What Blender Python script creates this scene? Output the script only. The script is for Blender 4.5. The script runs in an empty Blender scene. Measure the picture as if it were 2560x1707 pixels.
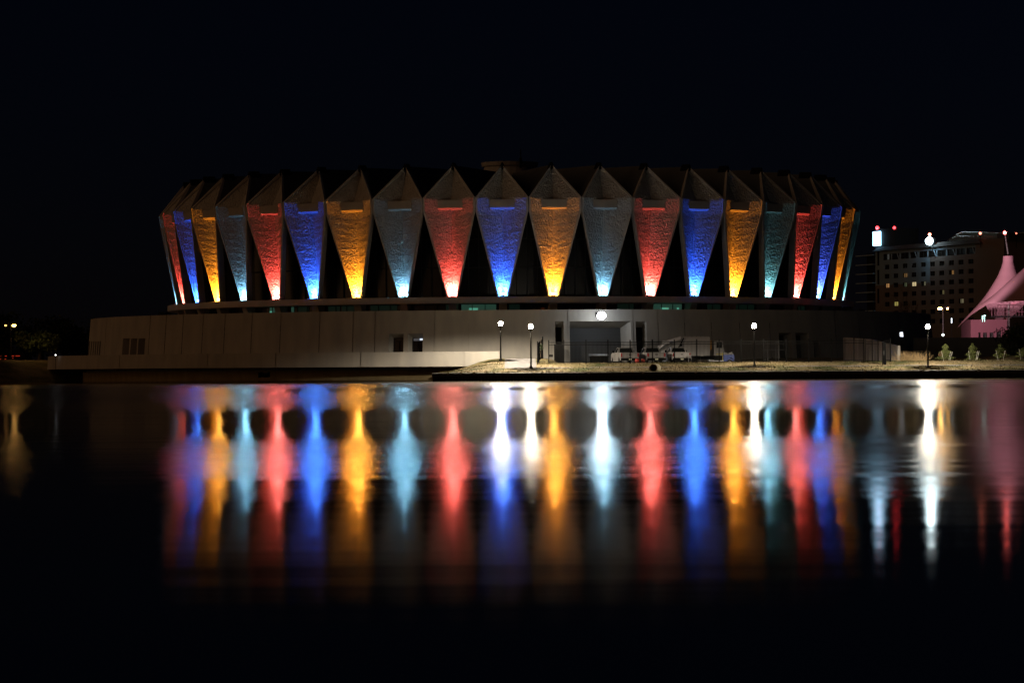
import bpy, bmesh, math, random
from mathutils import Vector, Matrix
random.seed(7)
R_ = math.radians
PI = math.pi
scene = bpy.context.scene
COL = scene.collection

# ------------------------------------------------------------------ camera
F = 7799.0            # focal length in pixels of the 2560 px photograph
HZ = 928.4            # row of the horizon at the middle of the picture
ROLL = 0.006
HC = 0.75             # height of the camera above the water
cam = bpy.data.cameras.new("camera")
camo = bpy.data.objects.new("camera", cam)
COL.objects.link(camo)
cam.sensor_width = 36.0
cam.lens = F / 2560.0 * 36.0
cam.shift_y = (HZ - 853.5) / 2560.0
cam.clip_start = 0.1
cam.clip_end = 9000
camo.matrix_world = Matrix.Translation((0, 0, HC)) @ Matrix.Rotation(R_(90), 4, 'X') @ Matrix.Rotation(-ROLL, 4, 'Z')
scene.camera = camo


def P(x, y, d):
    """the place at distance d that the photograph shows at (x, y)"""
    a, b = x - 1280.0, HZ - y
    return Vector(((a + ROLL * b) / F * d, d, HC + (b - ROLL * a) / F * d))


def onplane(x, y, A, B):
    """where the line of sight through (x, y) meets the upright plane through A and B"""
    p = P(x, y, 1.0)
    dx, dy = B[0] - A[0], B[1] - A[1]
    # (t*px - A0)*dy - (t - A1)*dx = 0
    t = (A[0] * dy - A[1] * dx) / (p.x * dy - dx)
    return P(x, y, t)


# ------------------------------------------------------------------ materials
def new_mat(name):
    m = bpy.data.materials.new(name)
    m.use_nodes = True
    nt = m.node_tree
    return m, nt, nt.nodes["Principled BSDF"]


def mat(name, c, rough=0.7, c2=None, scale=1.0, bump=0.0, bscale=8.0, bdist=0.05, metal=0.0, stretch=(1, 1, 1), spec=0.3, detail=6):
    m, nt, b = new_mat(name)
    b.inputs['Roughness'].default_value = rough
    b.inputs['Metallic'].default_value = metal
    b.inputs['Specular IOR Level'].default_value = spec
    if c2 is None:
        c2 = tuple(v * 0.78 for v in c)
    tc = nt.nodes.new('ShaderNodeTexCoord')
    mp = nt.nodes.new('ShaderNodeMapping')
    mp.inputs['Scale'].default_value = stretch
    nt.links.new(tc.outputs['Object'], mp.inputs['Vector'])
    n = nt.nodes.new('ShaderNodeTexNoise')
    n.inputs['Scale'].default_value = scale
    n.inputs['Detail'].default_value = detail
    nt.links.new(mp.outputs['Vector'], n.inputs['Vector'])
    r = nt.nodes.new('ShaderNodeValToRGB')
    r.color_ramp.elements[0].position = 0.3
    r.color_ramp.elements[1].position = 0.7
    r.color_ramp.elements[0].color = (*c2, 1)
    r.color_ramp.elements[1].color = (*c, 1)
    nt.links.new(n.outputs['Fac'], r.inputs['Fac'])
    nt.links.new(r.outputs['Color'], b.inputs['Base Color'])
    if bump:
        n2 = nt.nodes.new('ShaderNodeTexNoise')
        n2.inputs['Scale'].default_value = bscale
        n2.inputs['Detail'].default_value = 5
        nt.links.new(mp.outputs['Vector'], n2.inputs['Vector'])
        bp = nt.nodes.new('ShaderNodeBump')
        bp.inputs['Strength'].default_value = bump
        bp.inputs['Distance'].default_value = bdist
        nt.links.new(n2.outputs['Fac'], bp.inputs['Height'])
        nt.links.new(bp.outputs['Normal'], b.inputs['Normal'])
    return m


def glow(name, c, s, base=(0.5, 0.5, 0.5)):
    m, nt, b = new_mat(name)
    b.inputs['Base Color'].default_value = (*base, 1)
    b.inputs['Emission Color'].default_value = (*c, 1)
    b.inputs['Emission Strength'].default_value = s
    return m


M = {}
M['concrete'] = mat('pale_concrete', (.45, .42, .37), .85, (.34, .325, .30), .75, .15, 6, .02, stretch=(1, 1, .3), detail=9)
M['foundation'] = mat('stained_concrete', (.56, .44, .24), .85, (.40, .30, .15), .9, .2, 5, .03, stretch=(1, 1, .35))
M['shotcrete'] = mat('rough_aggregate', (.46, .45, .43), .9, (.36, .35, .33), 1.2, 1.0, 5.5, .25, stretch=(1, 1, .85))
M['trim'] = mat('smooth_concrete', (.48, .47, .45), .8, (.38, .375, .365), .8)
M['ventgrey'] = mat('vent_grey', (.42, .42, .42), .8)
M['roof'] = mat('roof_membrane', (.085, .10, .115), .8, (.065, .075, .085), .4)
M['black'] = mat('black_paint', (.006, .006, .006), .7, spec=.05)
M['darkglass'] = mat('dark_glass', (.012, .011, .010), .25, spec=.5)
M['mullion'] = mat('dark_mullion', (.02, .02, .02), .5)
M['dark'] = mat('dark_interior', (.015, .014, .013), .9)
M['door'] = mat('roller_door', (.055, .055, .055), .6, (.045, .045, .045), 2, stretch=(.1, .1, 8), bump=.3, bscale=2)
M['grass'] = None
M['path'] = mat('path_concrete', (.14, .135, .135), .9, (.085, .082, .082), 1.5)
M['apron'] = mat('dock_asphalt', (.12, .12, .115), .8, (.08, .08, .08), .7, .2, 9)
M['soil'] = mat('bank_soil', (.05, .05, .03), .95, (.03, .035, .015), .8, .5, 3, .1)
M['timber'] = mat('dark_piling', (.02, .018, .015), .8, (.010, .009, .008), 2, stretch=(1, 1, .2))
M['cap'] = mat('timber_cap', (.055, .05, .038), .85, (.035, .03, .022), 1.2)
M['tie'] = mat('tie_plate', (.35, .34, .3), .7)
M['fence'] = mat('black_metal', (.004, .004, .004), .7, spec=.02)
M['pole'] = mat('dark_pole', (.012, .011, .010), .6, spec=.2)
M['steel'] = mat('galvanised_steel', (.45, .46, .48), .4, metal=.6)
M['white'] = mat('white_paint', (.50, .48, .48), .35, (.46, .44, .44), 3, spec=.5)
M['brightwhite'] = mat('bright_white_paint', (.80, .82, .85), .4, (.72, .74, .78), 2)
M['silver'] = mat('grey_paint', (.24, .23, .225), .35, spec=.5)
M['truckgrey'] = mat('truck_body_grey', (.58, .58, .59), .5, (.50, .50, .51), 1.5)
M['glass'] = mat('vehicle_glass', (.012, .014, .014), .1, spec=.6)
M['rubber'] = mat('rubber', (.015, .015, .015), .8)
M['taillight'] = mat('red_lens', (.30, .02, .02), .3)
M['railing'] = mat('dark_red_railing', (.07, .02, .03), .5)
M['plate'] = mat('number_plate', (.55, .55, .42), .5)
M['blue'] = mat('blue_paint', (.06, .10, .34), .45, (.05, .08, .28), 2)
M['greyblue'] = mat('grey_blue_plastic', (.25, .28, .36), .6)
M['red'] = mat('red_plastic', (.33, .03, .02), .5)
M['amber'] = mat('amber_tape', (.75, .38, .08), .5)
M['yellow'] = mat('yellow_paint', (.50, .42, .06), .5)
M['hotel'] = mat('hotel_render', (.17, .25, .34), .85, (.145, .215, .29), .08)
M['hotelbrick'] = mat('hotel_brick', (.15, .125, .12), .9, (.12, .105, .10), .1)
M['hoteldark'] = mat('hotel_dark', (.05, .055, .06), .8)
M['greywall'] = mat('grey_render', (.45, .50, .48), .9, (.40, .45, .43), .1)
M['towerdark'] = mat('tower_dark', (.02, .02, .022), .9)
M['slab'] = mat('balcony_slab', (.26, .36, .48), .8)
M['tent'] = mat('tent_fabric', (.66, .36, .42), .8, (.63, .34, .40), .1)
M['pinkwall'] = mat('painted_stucco', (.085, .028, .038), .85, (.07, .024, .032), .5)
M['bark'] = mat('bark', (.06, .045, .03), .9)
M['twig'] = mat('dry_twig', (.44, .31, .16), .9)
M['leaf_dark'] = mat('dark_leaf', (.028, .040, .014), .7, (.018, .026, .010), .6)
M['leaf_lit'] = mat('lamplit_leaf', (.16, .21, .08), .7, (.10, .14, .05), .8)  # paler green, with the lamplight put into the leaf colour
M['leaf_sap'] = mat('sapling_leaf', (.18, .20, .07), .7, (.10, .12, .035), 2.5)
M['leaf_brown'] = mat('brown_leaf', (.16, .10, .05), .8, (.10, .06, .03), 2)
M['stake'] = mat('white_stake', (.6, .58, .52), .7)
M['weathered'] = mat('weathered_concrete', (.34, .32, .31), .9, (.16, .15, .145), .7, .3, 3, .04, stretch=(1, 1, .4))
M['pipe'] = mat('pipe_concrete', (.40, .36, .26), .9, (.28, .25, .18), 3)
M['lightstone'] = mat('apron_stone', (.5, .47, .3), .9)


def grass_mat():
    m, nt, b = new_mat('dry_lawn')
    b.inputs['Roughness'].default_value = .95
    b.inputs['Specular IOR Level'].default_value = .1
    tc = nt.nodes.new('ShaderNodeTexCoord')
    a = nt.nodes.new('ShaderNodeTexNoise')
    a.inputs['Scale'].default_value = .32
    a.inputs['Detail'].default_value = 5
    a.inputs['Roughness'].default_value = .62
    nt.links.new(tc.outputs['Object'], a.inputs['Vector'])
    r = nt.nodes.new('ShaderNodeValToRGB')
    e = r.color_ramp.elements
    e[0].position, e[0].color = .36, (.062, .068, .026, 1)
    e[1].position, e[1].color = .56, (.20, .155, .085, 1)
    x = e.new(.47)
    x.color = (.145, .120, .058, 1)
    x = e.new(.72)
    x.color = (.25, .20, .12, 1)
    nt.links.new(a.outputs['Fac'], r.inputs['Fac'])
    n2 = nt.nodes.new('ShaderNodeTexNoise')
    n2.inputs['Scale'].default_value = 5
    n2.inputs['Detail'].default_value = 6
    nt.links.new(tc.outputs['Object'], n2.inputs['Vector'])
    mx = nt.nodes.new('ShaderNodeMix')
    mx.data_type = 'RGBA'
    mx.blend_type = 'MULTIPLY'
    mx.inputs['Factor'].default_value = .75
    r2 = nt.nodes.new('ShaderNodeValToRGB')
    r2.color_ramp.elements[0].position = .35
    r2.color_ramp.elements[0].color = (.55, .55, .55, 1)
    r2.color_ramp.elements[1].position = .62
    nt.links.new(n2.outputs['Fac'], r2.inputs['Fac'])
    nt.links.new(r.outputs['Color'], mx.inputs[6])
    nt.links.new(r2.outputs['Color'], mx.inputs[7])
    nt.links.new(mx.outputs[2], b.inputs['Base Color'])
    bp = nt.nodes.new('ShaderNodeBump')
    bp.inputs['Strength'].default_value = .8
    bp.inputs['Distance'].default_value = .12
    nt.links.new(n2.outputs['Fac'], bp.inputs['Height'])
    nt.links.new(bp.outputs['Normal'], b.inputs['Normal'])
    return m


M['grass'] = grass_mat()


# ------------------------------------------------------------------ building blocks
class MB:
    def __init__(self):
        self.v, self.f = [], []

    def poly(self, pts):
        b = len(self.v)
        self.v += [tuple(p) for p in pts]
        self.f.append(tuple(range(b, b + len(pts))))
        return self

    def mesh(self, pts, faces):
        b = len(self.v)
        self.v += [tuple(p) for p in pts]
        self.f += [tuple(b + i for i in f) for f in faces]
        return self

    def box(self, x0, x1, y0, y1, z0, z1):
        p = [(x0, y0, z0), (x1, y0, z0), (x1, y1, z0), (x0, y1, z0), (x0, y0, z1), (x1, y0, z1), (x1, y1, z1), (x0, y1, z1)]
        return self.mesh(p, [(0, 3, 2, 1), (4, 5, 6, 7), (0, 1, 5, 4), (1, 2, 6, 5), (2, 3, 7, 6), (3, 0, 4, 7)])

    def hexa(self, a, b):
        """solid between two quads of the same winding"""
        n = len(a)
        fs = [tuple(reversed(range(n))), tuple(range(n, 2 * n))]
        for i in range(n):
            j = (i + 1) % n
            fs.append((i, j, n + j, n + i))
        return self.mesh(list(a) + list(b), fs)

    def prism(self, prof, x0, x1):
        """profile in (y, z) drawn out along x"""
        return self.hexa([(x0, y, z) for y, z in prof], [(x1, y, z) for y, z in prof])

    def tube(self, p0, p1, r0, r1=None, n=8, caps=True):
        r1 = r0 if r1 is None else r1
        p0, p1 = Vector(p0), Vector(p1)
        d = (p1 - p0)
        if d.length < 1e-6:
            return self
        d.normalize()
        u = d.orthogonal().normalized()
        w = d.cross(u)
        a = [p0 + (u * math.cos(2 * PI * i / n) + w * math.sin(2 * PI * i / n)) * r0 for i in range(n)]
        b = [p1 + (u * math.cos(2 * PI * i / n) + w * math.sin(2 * PI * i / n)) * r1 for i in range(n)]
        fs = [(i, (i + 1) % n, n + (i + 1) % n, n + i) for i in range(n)]
        if caps:
            fs += [tuple(reversed(range(n))), tuple(range(n, 2 * n))]
        return self.mesh(a + b, fs)

    def lathe(self, prof, n=16, c=(0, 0, 0), close=True):
        pts, fs = [], []
        for r, z in prof:
            for i in range(n):
                pts.append((c[0] + r * math.cos(2 * PI * i / n), c[1] + r * math.sin(2 * PI * i / n), c[2] + z))
        for k in range(len(prof) - 1):
            for i in range(n):
                j = (i + 1) % n
                fs.append((k * n + i, k * n + j, (k + 1) * n + j, (k + 1) * n + i))
        if close:
            fs.append(tuple(reversed(range(n))))
            fs.append(tuple(range((len(prof) - 1) * n, len(prof) * n)))
        return self.mesh(pts, fs)

    def ball(self, c, r, n=14, m=8, sq=1.0):
        prof = [(max(1e-3, r * math.sin(PI * k / m)), -r * sq * math.cos(PI * k / m)) for k in range(m + 1)]
        return self.lathe(prof, n, c)

    def build(self, name, m, parent=None, off=None, smooth=False, solid=0):
        me = bpy.data.meshes.new(name)
        v = self.v
        if off is not None:
            v = [(p[0] - off[0], p[1] - off[1], p[2] - off[2]) for p in v]
        me.from_pydata(v, [], self.f)
        me.materials.append(m)
        me.update()
        bm = bmesh.new()
        bm.from_mesh(me)
        if solid:
            bmesh.ops.remove_doubles(bm, verts=bm.verts, dist=1e-4)
            bmesh.ops.recalc_face_normals(bm, faces=bm.faces)
            bmesh.ops.solidify(bm, geom=bm.faces[:], thickness=solid)
        bmesh.ops.recalc_face_normals(bm, faces=bm.faces)
        bm.to_mesh(me)
        bm.free()
        if smooth:
            me.polygons.foreach_set('use_smooth', [True] * len(me.polygons))
        o = bpy.data.objects.new(name, me)
        COL.objects.link(o)
        if parent is not None:
            o.parent = parent
        return o


def tag(o, label=None, cat=None, group=None, kind=None):
    if label: o['label'] = label
    if cat: o['category'] = cat
    if group: o['group'] = group
    if kind: o['kind'] = kind
    return o


def thing(name, label, cat, loc=(0, 0, 0), rz=0.0, group=None):
    o = bpy.data.objects.new(name, None)
    o.empty_display_size = .3
    COL.objects.link(o)
    o.location = loc
    o.rotation_euler = (0, 0, rz)
    return tag(o, label, cat, group)


def copy_tree(o, parent=None):
    c = o.copy()
    COL.objects.link(c)
    if parent is not None:
        c.parent = parent
    for ch in list(o.children):
        copy_tree(ch, c)
    return c


def light(name, typ, loc, energy, color, parent=None, **kw):
    l = bpy.data.lights.new(name, typ)
    l.energy = energy
    l.color = color
    for k, v in kw.items():
        setattr(l, k, v)
    o = bpy.data.objects.new(name, l)
    COL.objects.link(o)
    o.location = loc
    if parent is not None:
        o.parent = parent
    return o


def aim(o, d):
    o.rotation_euler = Vector(d).to_track_quat('-Z', 'Y').to_euler()


ORD = ['first', 'second', 'third', 'fourth', 'fifth', 'sixth', 'seventh', 'eighth', 'ninth', 'tenth']

# ------------------------------------------------------------------ the setting: land and water
CX, CY, N = -0.12, 371.4, 46
DTH = 2 * PI / N


def ys(x):                     # the line of the sea wall
    return 292.0 - .10 * x


def sstep(a, b, x):
    t = min(1, max(0, (x - a) / (b - a)))
    return t * t * (3 - 2 * t)


def lerp_tab(tab, t):
    for (a, za), (b, zb) in zip(tab, tab[1:]):
        if t <= b:
            return za + (zb - za) * max(0, (t - a)) / (b - a)
    return tab[-1][1]


def hsh(x, y):
    return (math.sin(x * 1.7 + y * 2.3) + math.sin(x * .63 - y * 1.1 + 1.3) + .6 * math.sin(x * 3.9 + y * .7)) / 2.6


def G(x, y):
    if x < -7.3:               # left: open water in front of the building, then the bank
        sh = 352 + max(0, (x + 62)) * 1.0
        t = y - sh
        return -.5 + 3.0 * sstep(-2, 16, t) + .12 * hsh(x, y)
    t = y - ys(x)
    z = lerp_tab([(0, .60), (2, .66), (5, 1.02), (7, 1.10), (10, 1.46), (13, 1.62), (18, 1.95), (24, 2.05), (40, 2.0)], t)
    k = sstep(3.6, 5.6, x) * sstep(11, 14, t) * (1 - sstep(44, 50, x)) * (1 - sstep(34, 40, t))
    z = z + (1.25 - z) * k
    f = sstep(-7.3, -1.3, x)
    z = .60 + (z - .60) * (.05 + .95 * f)
    return z + .035 * hsh(x * .9, y * .9) * sstep(0, 1.5, t)


def frange(a, b, s):
    n = max(1, int(round((b - a) / s)))
    return [a + (b - a) * i / n for i in range(n)]


mb = MB()
xs = [-900, -500, -300, -200, -140] + frange(-110, -7.3, 3.2) + [-7.301] 
ysl = [335, 340, 344, 347, 350, 352, 354, 356, 358, 360, 363, 366, 370, 376, 384, 400, 430, 480, 600, 900, 1500, 4000]
idx = {}
pts, fs = [], []
for i, x in enumerate(xs):
    for j, y in enumerate(ysl):
        pts.append((x, y, G(x, y) if y < 480 else 2.4))
for i in range(len(xs) - 1):
    for j in range(len(ysl) - 1):
        a = i * len(ysl) + j
        fs.append((a, a + 1, a + len(ysl) + 1, a + len(ysl)))
mb.mesh(pts, fs)
xs = [-7.3] + frange(-7.0, 60, .55) + [60, 64, 70, 80, 100, 140, 200, 320, 500, 900]
ts = frange(0, 16, .5) + frange(16, 40, 1.5) + [40, 46, 56, 70, 100, 160, 260, 420, 700, 1300, 3700]
pts, fs = [], []
for x in xs:
    for t in ts:
        y = ys(x) + t
        pts.append((x, y, G(x, y) if t < 60 else 2.0))
n = len(ts)
for i in range(len(xs) - 1):
    for j in range(n - 1):
        a = i * n + j
        fs.append((a, a + 1, a + n + 1, a + n))
mb.mesh(pts, fs)
tag(mb.build('ground', M['grass'], smooth=True), 'dry grass bank and level ground round the arena', kind='structure')


def strip_sheet(name, m, x0, x1, t0, t1, dz, nx, nt_):
    b = MB()
    pts, fs = [], []
    for i in range(nx + 1):
        x = x0 + (x1 - x0) * i / nx
        for j in range(nt_ + 1):
            t = t0 + (t1 - t0) * j / nt_
            y = ys(x) + t
            pts.append((x, y, G(x, y) + dz))
    for i in range(nx):
        for j in range(nt_):
            a = i * (nt_ + 1) + j
            fs.append((a, a + 1, a + nt_ + 2, a + nt_ + 1))
    b.mesh(pts, fs)
    return b.build(name, m, smooth=True)


tag(strip_sheet('path', M['path'], 2.4, 120, 5.3, 6.6, .03, 160, 4), 'narrow concrete path along the shore', kind='structure')
tag(strip_sheet('forecourt_path', M['path'], -.7, 2.35, 5.0, 22, .035, 8, 40), 'wide concrete path up to the wall', kind='structure')
tag(strip_sheet('dock_apron', M['apron'], 5.8, 43, 14.6, 32, .03, 60, 40), 'asphalt yard in front of the loading dock', kind='structure')


b = MB()
for _ in range(11000):
    x = -7.0 + 67 * random.random()
    t = random.choice((random.uniform(.3, 5.2), random.uniform(6.7, 13), random.gauss(10, .35), random.gauss(.45, .12)))
    if -.8 < x < 2.45 and t > 4.8: continue
    y = ys(x) + t
    z = G(x, y) - .01
    for _k in range(2):
        a, h = random.uniform(0, PI), random.uniform(.05, .15)
        dx, dy = .035 * math.cos(a), .035 * math.sin(a)
        lx, ly = random.uniform(-.06, .06), random.uniform(-.06, .06)
        b.poly([(x - dx, y - dy, z), (x + dx, y + dy, z), (x + lx, y + ly, z + h)])
tag(b.build('grass', M['grass']), 'tufts of dry grass on the lawn bank', 'grass', kind='stuff')

# water: reflecting sheet whose ripples, long in exposure, are broad in some bands and calm in others
def water_mat():
    m, nt, b = new_mat('still_water')
    nt.nodes.remove(b)
    L = nt.links.new
    out = nt.nodes['Material Output']
    geo = nt.nodes.new('ShaderNodeNewGeometry')
    sep = nt.nodes.new('ShaderNodeSeparateXYZ')
    L(geo.outputs['Position'], sep.inputs[0])

    def math_(op, a, c=None):
        n = nt.nodes.new('ShaderNodeMath')
        n.operation = op
        for i, v in enumerate((a, c)):
            if v is None: continue
            if isinstance(v, (int, float)): n.inputs[i].default_value = v
            else: L(v, n.inputs[i])
        return n.outputs[0]
    x, y = sep.outputs[0], sep.outputs[1]
    dist = math_('SQRT', math_('ADD', math_('MULTIPLY', x, x), math_('MULTIPLY', y, y)))
    # wobble of the band edges
    wn = nt.nodes.new('ShaderNodeTexNoise')
    wn.inputs['Scale'].default_value = .05
    wn.inputs['Detail'].default_value = 3
    L(geo.outputs['Position'], wn.inputs['Vector'])
    lg = math_('LOGARITHM', math_('MAXIMUM', dist, 4.0), 10.0)
    u = math_('DIVIDE', math_('SUBTRACT', lg, .8), 1.8)           # 6.3 m -> 0, 400 m -> 1
    u = math_('ADD', u, math_('MULTIPLY', math_('SUBTRACT', wn.outputs['Fac'], .5), .03))

    def band(pts_):
        r = nt.nodes.new('ShaderNodeValToRGB')
        r.color_ramp.interpolation = 'EASE'
        e = r.color_ramp.elements
        while len(e) > 1: e.remove(e[-1])
        for i, (dd, v) in enumerate(pts_):
            p_ = (math.log10(dd) - .8) / 1.8
            if i == 0:
                el = e[0]
                el.position = p_
            else:
                el = e.new(p_)
            el.color = (v, v, v, 1)
        L(u, r.inputs['Fac'])
        return r.outputs['Color']
    # slope of the ripples across (a) and along (b) the line of the waves
    lat = band([(7, .010), (16.5, .011), (20, .032), (24.5, .07), (32, .082), (38, .034), (43, .018), (56, .018), (66, .085), (80, .14), (115, .15), (135, .055), (165, .22), (215, .22), (240, .05), (300, .04)])
    lon = band([(7, .0046), (16, .0048), (24, .0058), (40, .0078), (70, .011), (100, .016), (210, .020), (240, .004), (300, .003)])
    # fine streaks
    sn = nt.nodes.new('ShaderNodeTexNoise')
    sn.inputs['Scale'].default_value = 1.0
    sn.inputs['Detail'].default_value = 7
    sm = nt.nodes.new('ShaderNodeMapping')
    sm.inputs['Scale'].default_value = (.06, 1.1, 1)
    L(geo.outputs['Position'], sm.inputs['Vector'])
    L(sm.outputs['Vector'], sn.inputs['Vector'])
    sv = math_('MAXIMUM', .35, math_('ADD', -.25, math_('MULTIPLY', sn.outputs['Fac'], 2.5)))
    lat = math_('MULTIPLY', lat, sv)
    # anisotropic gloss: alpha_x = r2/(1+a)... r2 = sqrt(ax*ay), (1-a)^2 = min/max
    r2 = math_('SQRT', math_('MULTIPLY', lat, lon))
    rough = math_('SQRT', r2)
    an = math_('SUBTRACT', 1.0, math_('SQRT', math_('DIVIDE', lon, lat)))
    g = nt.nodes.new('ShaderNodeBsdfAnisotropic')
    g.distribution = 'BECKMANN'
    g.inputs['Color'].default_value = (.93, .94, .95, 1)
    L(rough, g.inputs['Roughness'])
    L(an, g.inputs['Anisotropy'])
    # ripples run in rings spreading from the near bank
    inv = math_('DIVIDE', 1.0, dist)
    cm = nt.nodes.new('ShaderNodeCombineXYZ')
    L(math_('MULTIPLY', x, inv), cm.inputs[0])
    L(math_('MULTIPLY', y, inv), cm.inputs[1])
    L(cm.outputs[0], g.inputs['Tangent'])
    # low swell: crests long across the pond
    tn = nt.nodes.new('ShaderNodeTexNoise')
    tn.inputs['Scale'].default_value = 1.0
    tn.inputs['Detail'].default_value = 7
    tm = nt.nodes.new('ShaderNodeMapping')
    tm.inputs['Scale'].default_value = (.22, 1.3, 1)
    tm.inputs['Location'].default_value = (31, 7, 0)
    L(geo.outputs['Position'], tm.inputs['Vector'])
    L(tm.outputs['Vector'], tn.inputs['Vector'])
    nv = nt.nodes.new('ShaderNodeCombineXYZ')
    L(math_('MULTIPLY', math_('SUBTRACT', tn.outputs['Fac'], .5), .010), nv.inputs[1])
    nv.inputs[2].default_value = 1.0
    vn = nt.nodes.new('ShaderNodeVectorMath')
    vn.operation = 'NORMALIZE'
    L(nv.outputs[0], vn.inputs[0])
    L(vn.outputs[0], g.inputs['Normal'])
    d = nt.nodes.new('ShaderNodeBsdfDiffuse')
    d.inputs['Color'].default_value = (.004, .006, .006, 1)
    fr = nt.nodes.new('ShaderNodeFresnel')
    fr.inputs['IOR'].default_value = 1.33
    mx = nt.nodes.new('ShaderNodeMixShader')
    L(fr.outputs[0], mx.inputs[0])
    L(d.outputs[0], mx.inputs[1])
    L(g.outputs[0], mx.inputs[2])
    L(mx.outputs[0], out.inputs['Surface'])
    return m


M['water'] = water_mat()
mb = MB()
mb.poly([(-700, -80, 0), (700, -80, 0), (700, 470, 0), (-700, 470, 0)])
tag(mb.build('water', M['water']), 'dark calm pond water', kind='structure')

# ------------------------------------------------------------------ the round arena
arena = thing('arena', 'round concrete arena with folded diamond panels lit in colours above a low podium', 'arena', (CX, CY, 0))
AO = (CX, CY, 0)


def pol(th, r, z):
    return Vector((CX + r * math.sin(th), CY - r * math.cos(th), z))


def pan(th, s, r, z):
    return Vector((CX + r * math.sin(th) + s * math.cos(th), CY - r * math.cos(th) + s * math.sin(th), z))


PH = [(i - 10.15) * DTH for i in range(-1, 23)]
RV = 41.3
SV, RVA = RV * math.sin(DTH / 2), RV * math.cos(DTH / 2)
ZB, ZV0, ZV1, ZA = 8.72, 17.7, 19.2, 22.3
for th in PH:
    so = SV - .015
    inn = [(.46, 39.52, ZB), (so - .22, RVA - .06, ZV0 + .05), (so - .22, RVA + .16, ZV1 - .08)]
    apx = (.12, 38.62, ZA)
    c = [(38.70, ZB), (39.80, ZV0), (39.98, ZV1), (38.25, ZA)]
    b = MB()
    for sg in (-1, 1):
        e = [pan(th, sg * s, r, z) for s, r, z in inn] + [pan(th, sg * apx[0], apx[1], apx[2])]
        k = [pan(th, 0, r, z) for r, z in c]
        for i in range(3):
            nsub = (12, 3, 5)[i]
            for q in range(nsub):
                a0, a1 = q / nsub, (q + 1) / nsub
                b.poly([k[i].lerp(k[i + 1], a0), e[i].lerp(e[i + 1], a0), e[i].lerp(e[i + 1], a1), k[i].lerp(k[i + 1], a1)])
    panel = b.build('facade_panel', M['shotcrete'], arena, AO)
    # raised border
    b = MB()
    out = [(.60, 39.50, ZB), (so, RVA, ZV0), (so, RVA + .20, ZV1), (.0, 38.62, ZA + .52)]
    for sg in (-1, 1):
        I = [pan(th, sg * s, r + .10, z) for s, r, z in inn] + [pan(th, sg * .12, apx[1] + .10, ZA)]
        I0 = [pan(th, sg * s, r - .05, z) for s, r, z in inn] + [pan(th, sg * .12, apx[1] - .05, ZA)]
        O = [pan(th, sg * s, r + .06, z) for s, r, z in out]
        B = [pan(th, sg * max(0, s - .12), r - .75, z - .05) for s, r, z in out]
        for i in range(3):
            b.poly([I[i], O[i], O[i + 1], I[i + 1]])
            b.poly([O[i], B[i], B[i + 1], O[i + 1]])
            b.poly([I0[i], I[i], I[i + 1], I0[i + 1]])
    # closing sill at the foot
    b.hexa([pan(th, s, r, ZB - .02) for s, r in ((-.60, 38.5), (.60, 38.5), (.60, 39.62), (-.60, 39.62))],
           [pan(th, s, r, ZB + .03) for s, r in ((-.60, 38.5), (.60, 38.5), (.60, 39.62), (-.60, 39.62))])
    b.build('border', M['trim'], panel)
    panel.children[-1].data.transform(Matrix.Translation((-CX, -CY, 0)))
    # horizontal beam across the fold
    b = MB()
    q = [(-1.32, 39.6), (1.32, 39.6), (1.32, 40.66), (-1.32, 40.66)]
    b.hexa([pan(th, s, r, 18.14) for s, r in q], [pan(th, s, r, 18.98) for s, r in q])
    q2 = q[:2] + [(1.32, 40.46), (-1.32, 40.46)]
    b.hexa([pan(th, s, r, 17.94) for s, r in q2], [pan(th, s, r, 18.139) for s, r in q])
    b.build('beam', M['concrete'], panel, AO)
    # dark cap on the end of the roof ridge
    b = MB()
    t0 = [pan(th, s, 38.80, z) for s, z in ((-.36, 22.36), (.36, 22.36), (.06, 23.05), (-.06, 23.05))]
    t1 = [pan(th, s, 37.4, z) for s, z in ((-.36, 22.36), (.36, 22.36), (.06, 23.1), (-.06, 23.1))]
    b.hexa(t0, t1)
    b.build('ridge_cap', M['black'], panel, AO)

# folded roof, dark wall behind the panels, ring beam, ribbon windows
b = MB()
for i in range(N):
    th = (i - 10.15) * DTH
    a0 = pol(th, 38.45, 22.80)
    a1 = pol(th, 3.2, 24.15)
    for sg in (-1, 1):
        v0 = pol(th + sg * DTH / 2, 41.05, 19.22)
        v1 = pol(th + sg * DTH / 2, 3.2, 23.4)
        b.poly([a0, v0, v1, a1])
b.build('roof', M['roof'], arena, AO)
b = MB()
b.lathe([(3.3, 23.6), (3.05, 25.05), (3.3, 25.1), (3.42, 25.55), (.5, 25.75)], 28, (CX, CY, 0))
ring = b.build('roof_vent', M['ventgrey'], arena, AO)
b = MB()
b.tube((CX + 1.3, CY - 3.3, 25.3), (CX + 1.3, CY - 3.3, 26.9), .06)
b.box(CX + 1.15, CX + 1.45, CY - 3.5, CY - 3.35, 24.7, 25.9)
b.build('mast', M['black'], ring, AO)
b = MB()
b.lathe([(37.7, 8.0), (37.9, 19.4)], 96, (CX, CY, 0), close=False)
gw = b.build('glass_wall', M['darkglass'], arena, AO)
b = MB()
for i in range(-2, 24):
    for o in (.28, .5, .72):
        th = (i - 10.15 + o) * DTH
        b.hexa([pan(th, s, r, 8.6) for s, r in ((-.04, 37.7), (.04, 37.7), (.04, 37.86), (-.04, 37.86))],
               [pan(th, s, r, 18.6) for s, r in ((-.04, 37.85), (.04, 37.85), (.04, 38.02), (-.04, 38.02))])
for z in (11.9, 14.9):
    b.lathe([(37.78, z - .06), (37.98, z - .06), (37.98, z + .06), (37.78, z + .06)], 96, (CX, CY, 0), close=False)
b.build('mullion', M['mullion'], gw, AO)
b = MB()
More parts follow.
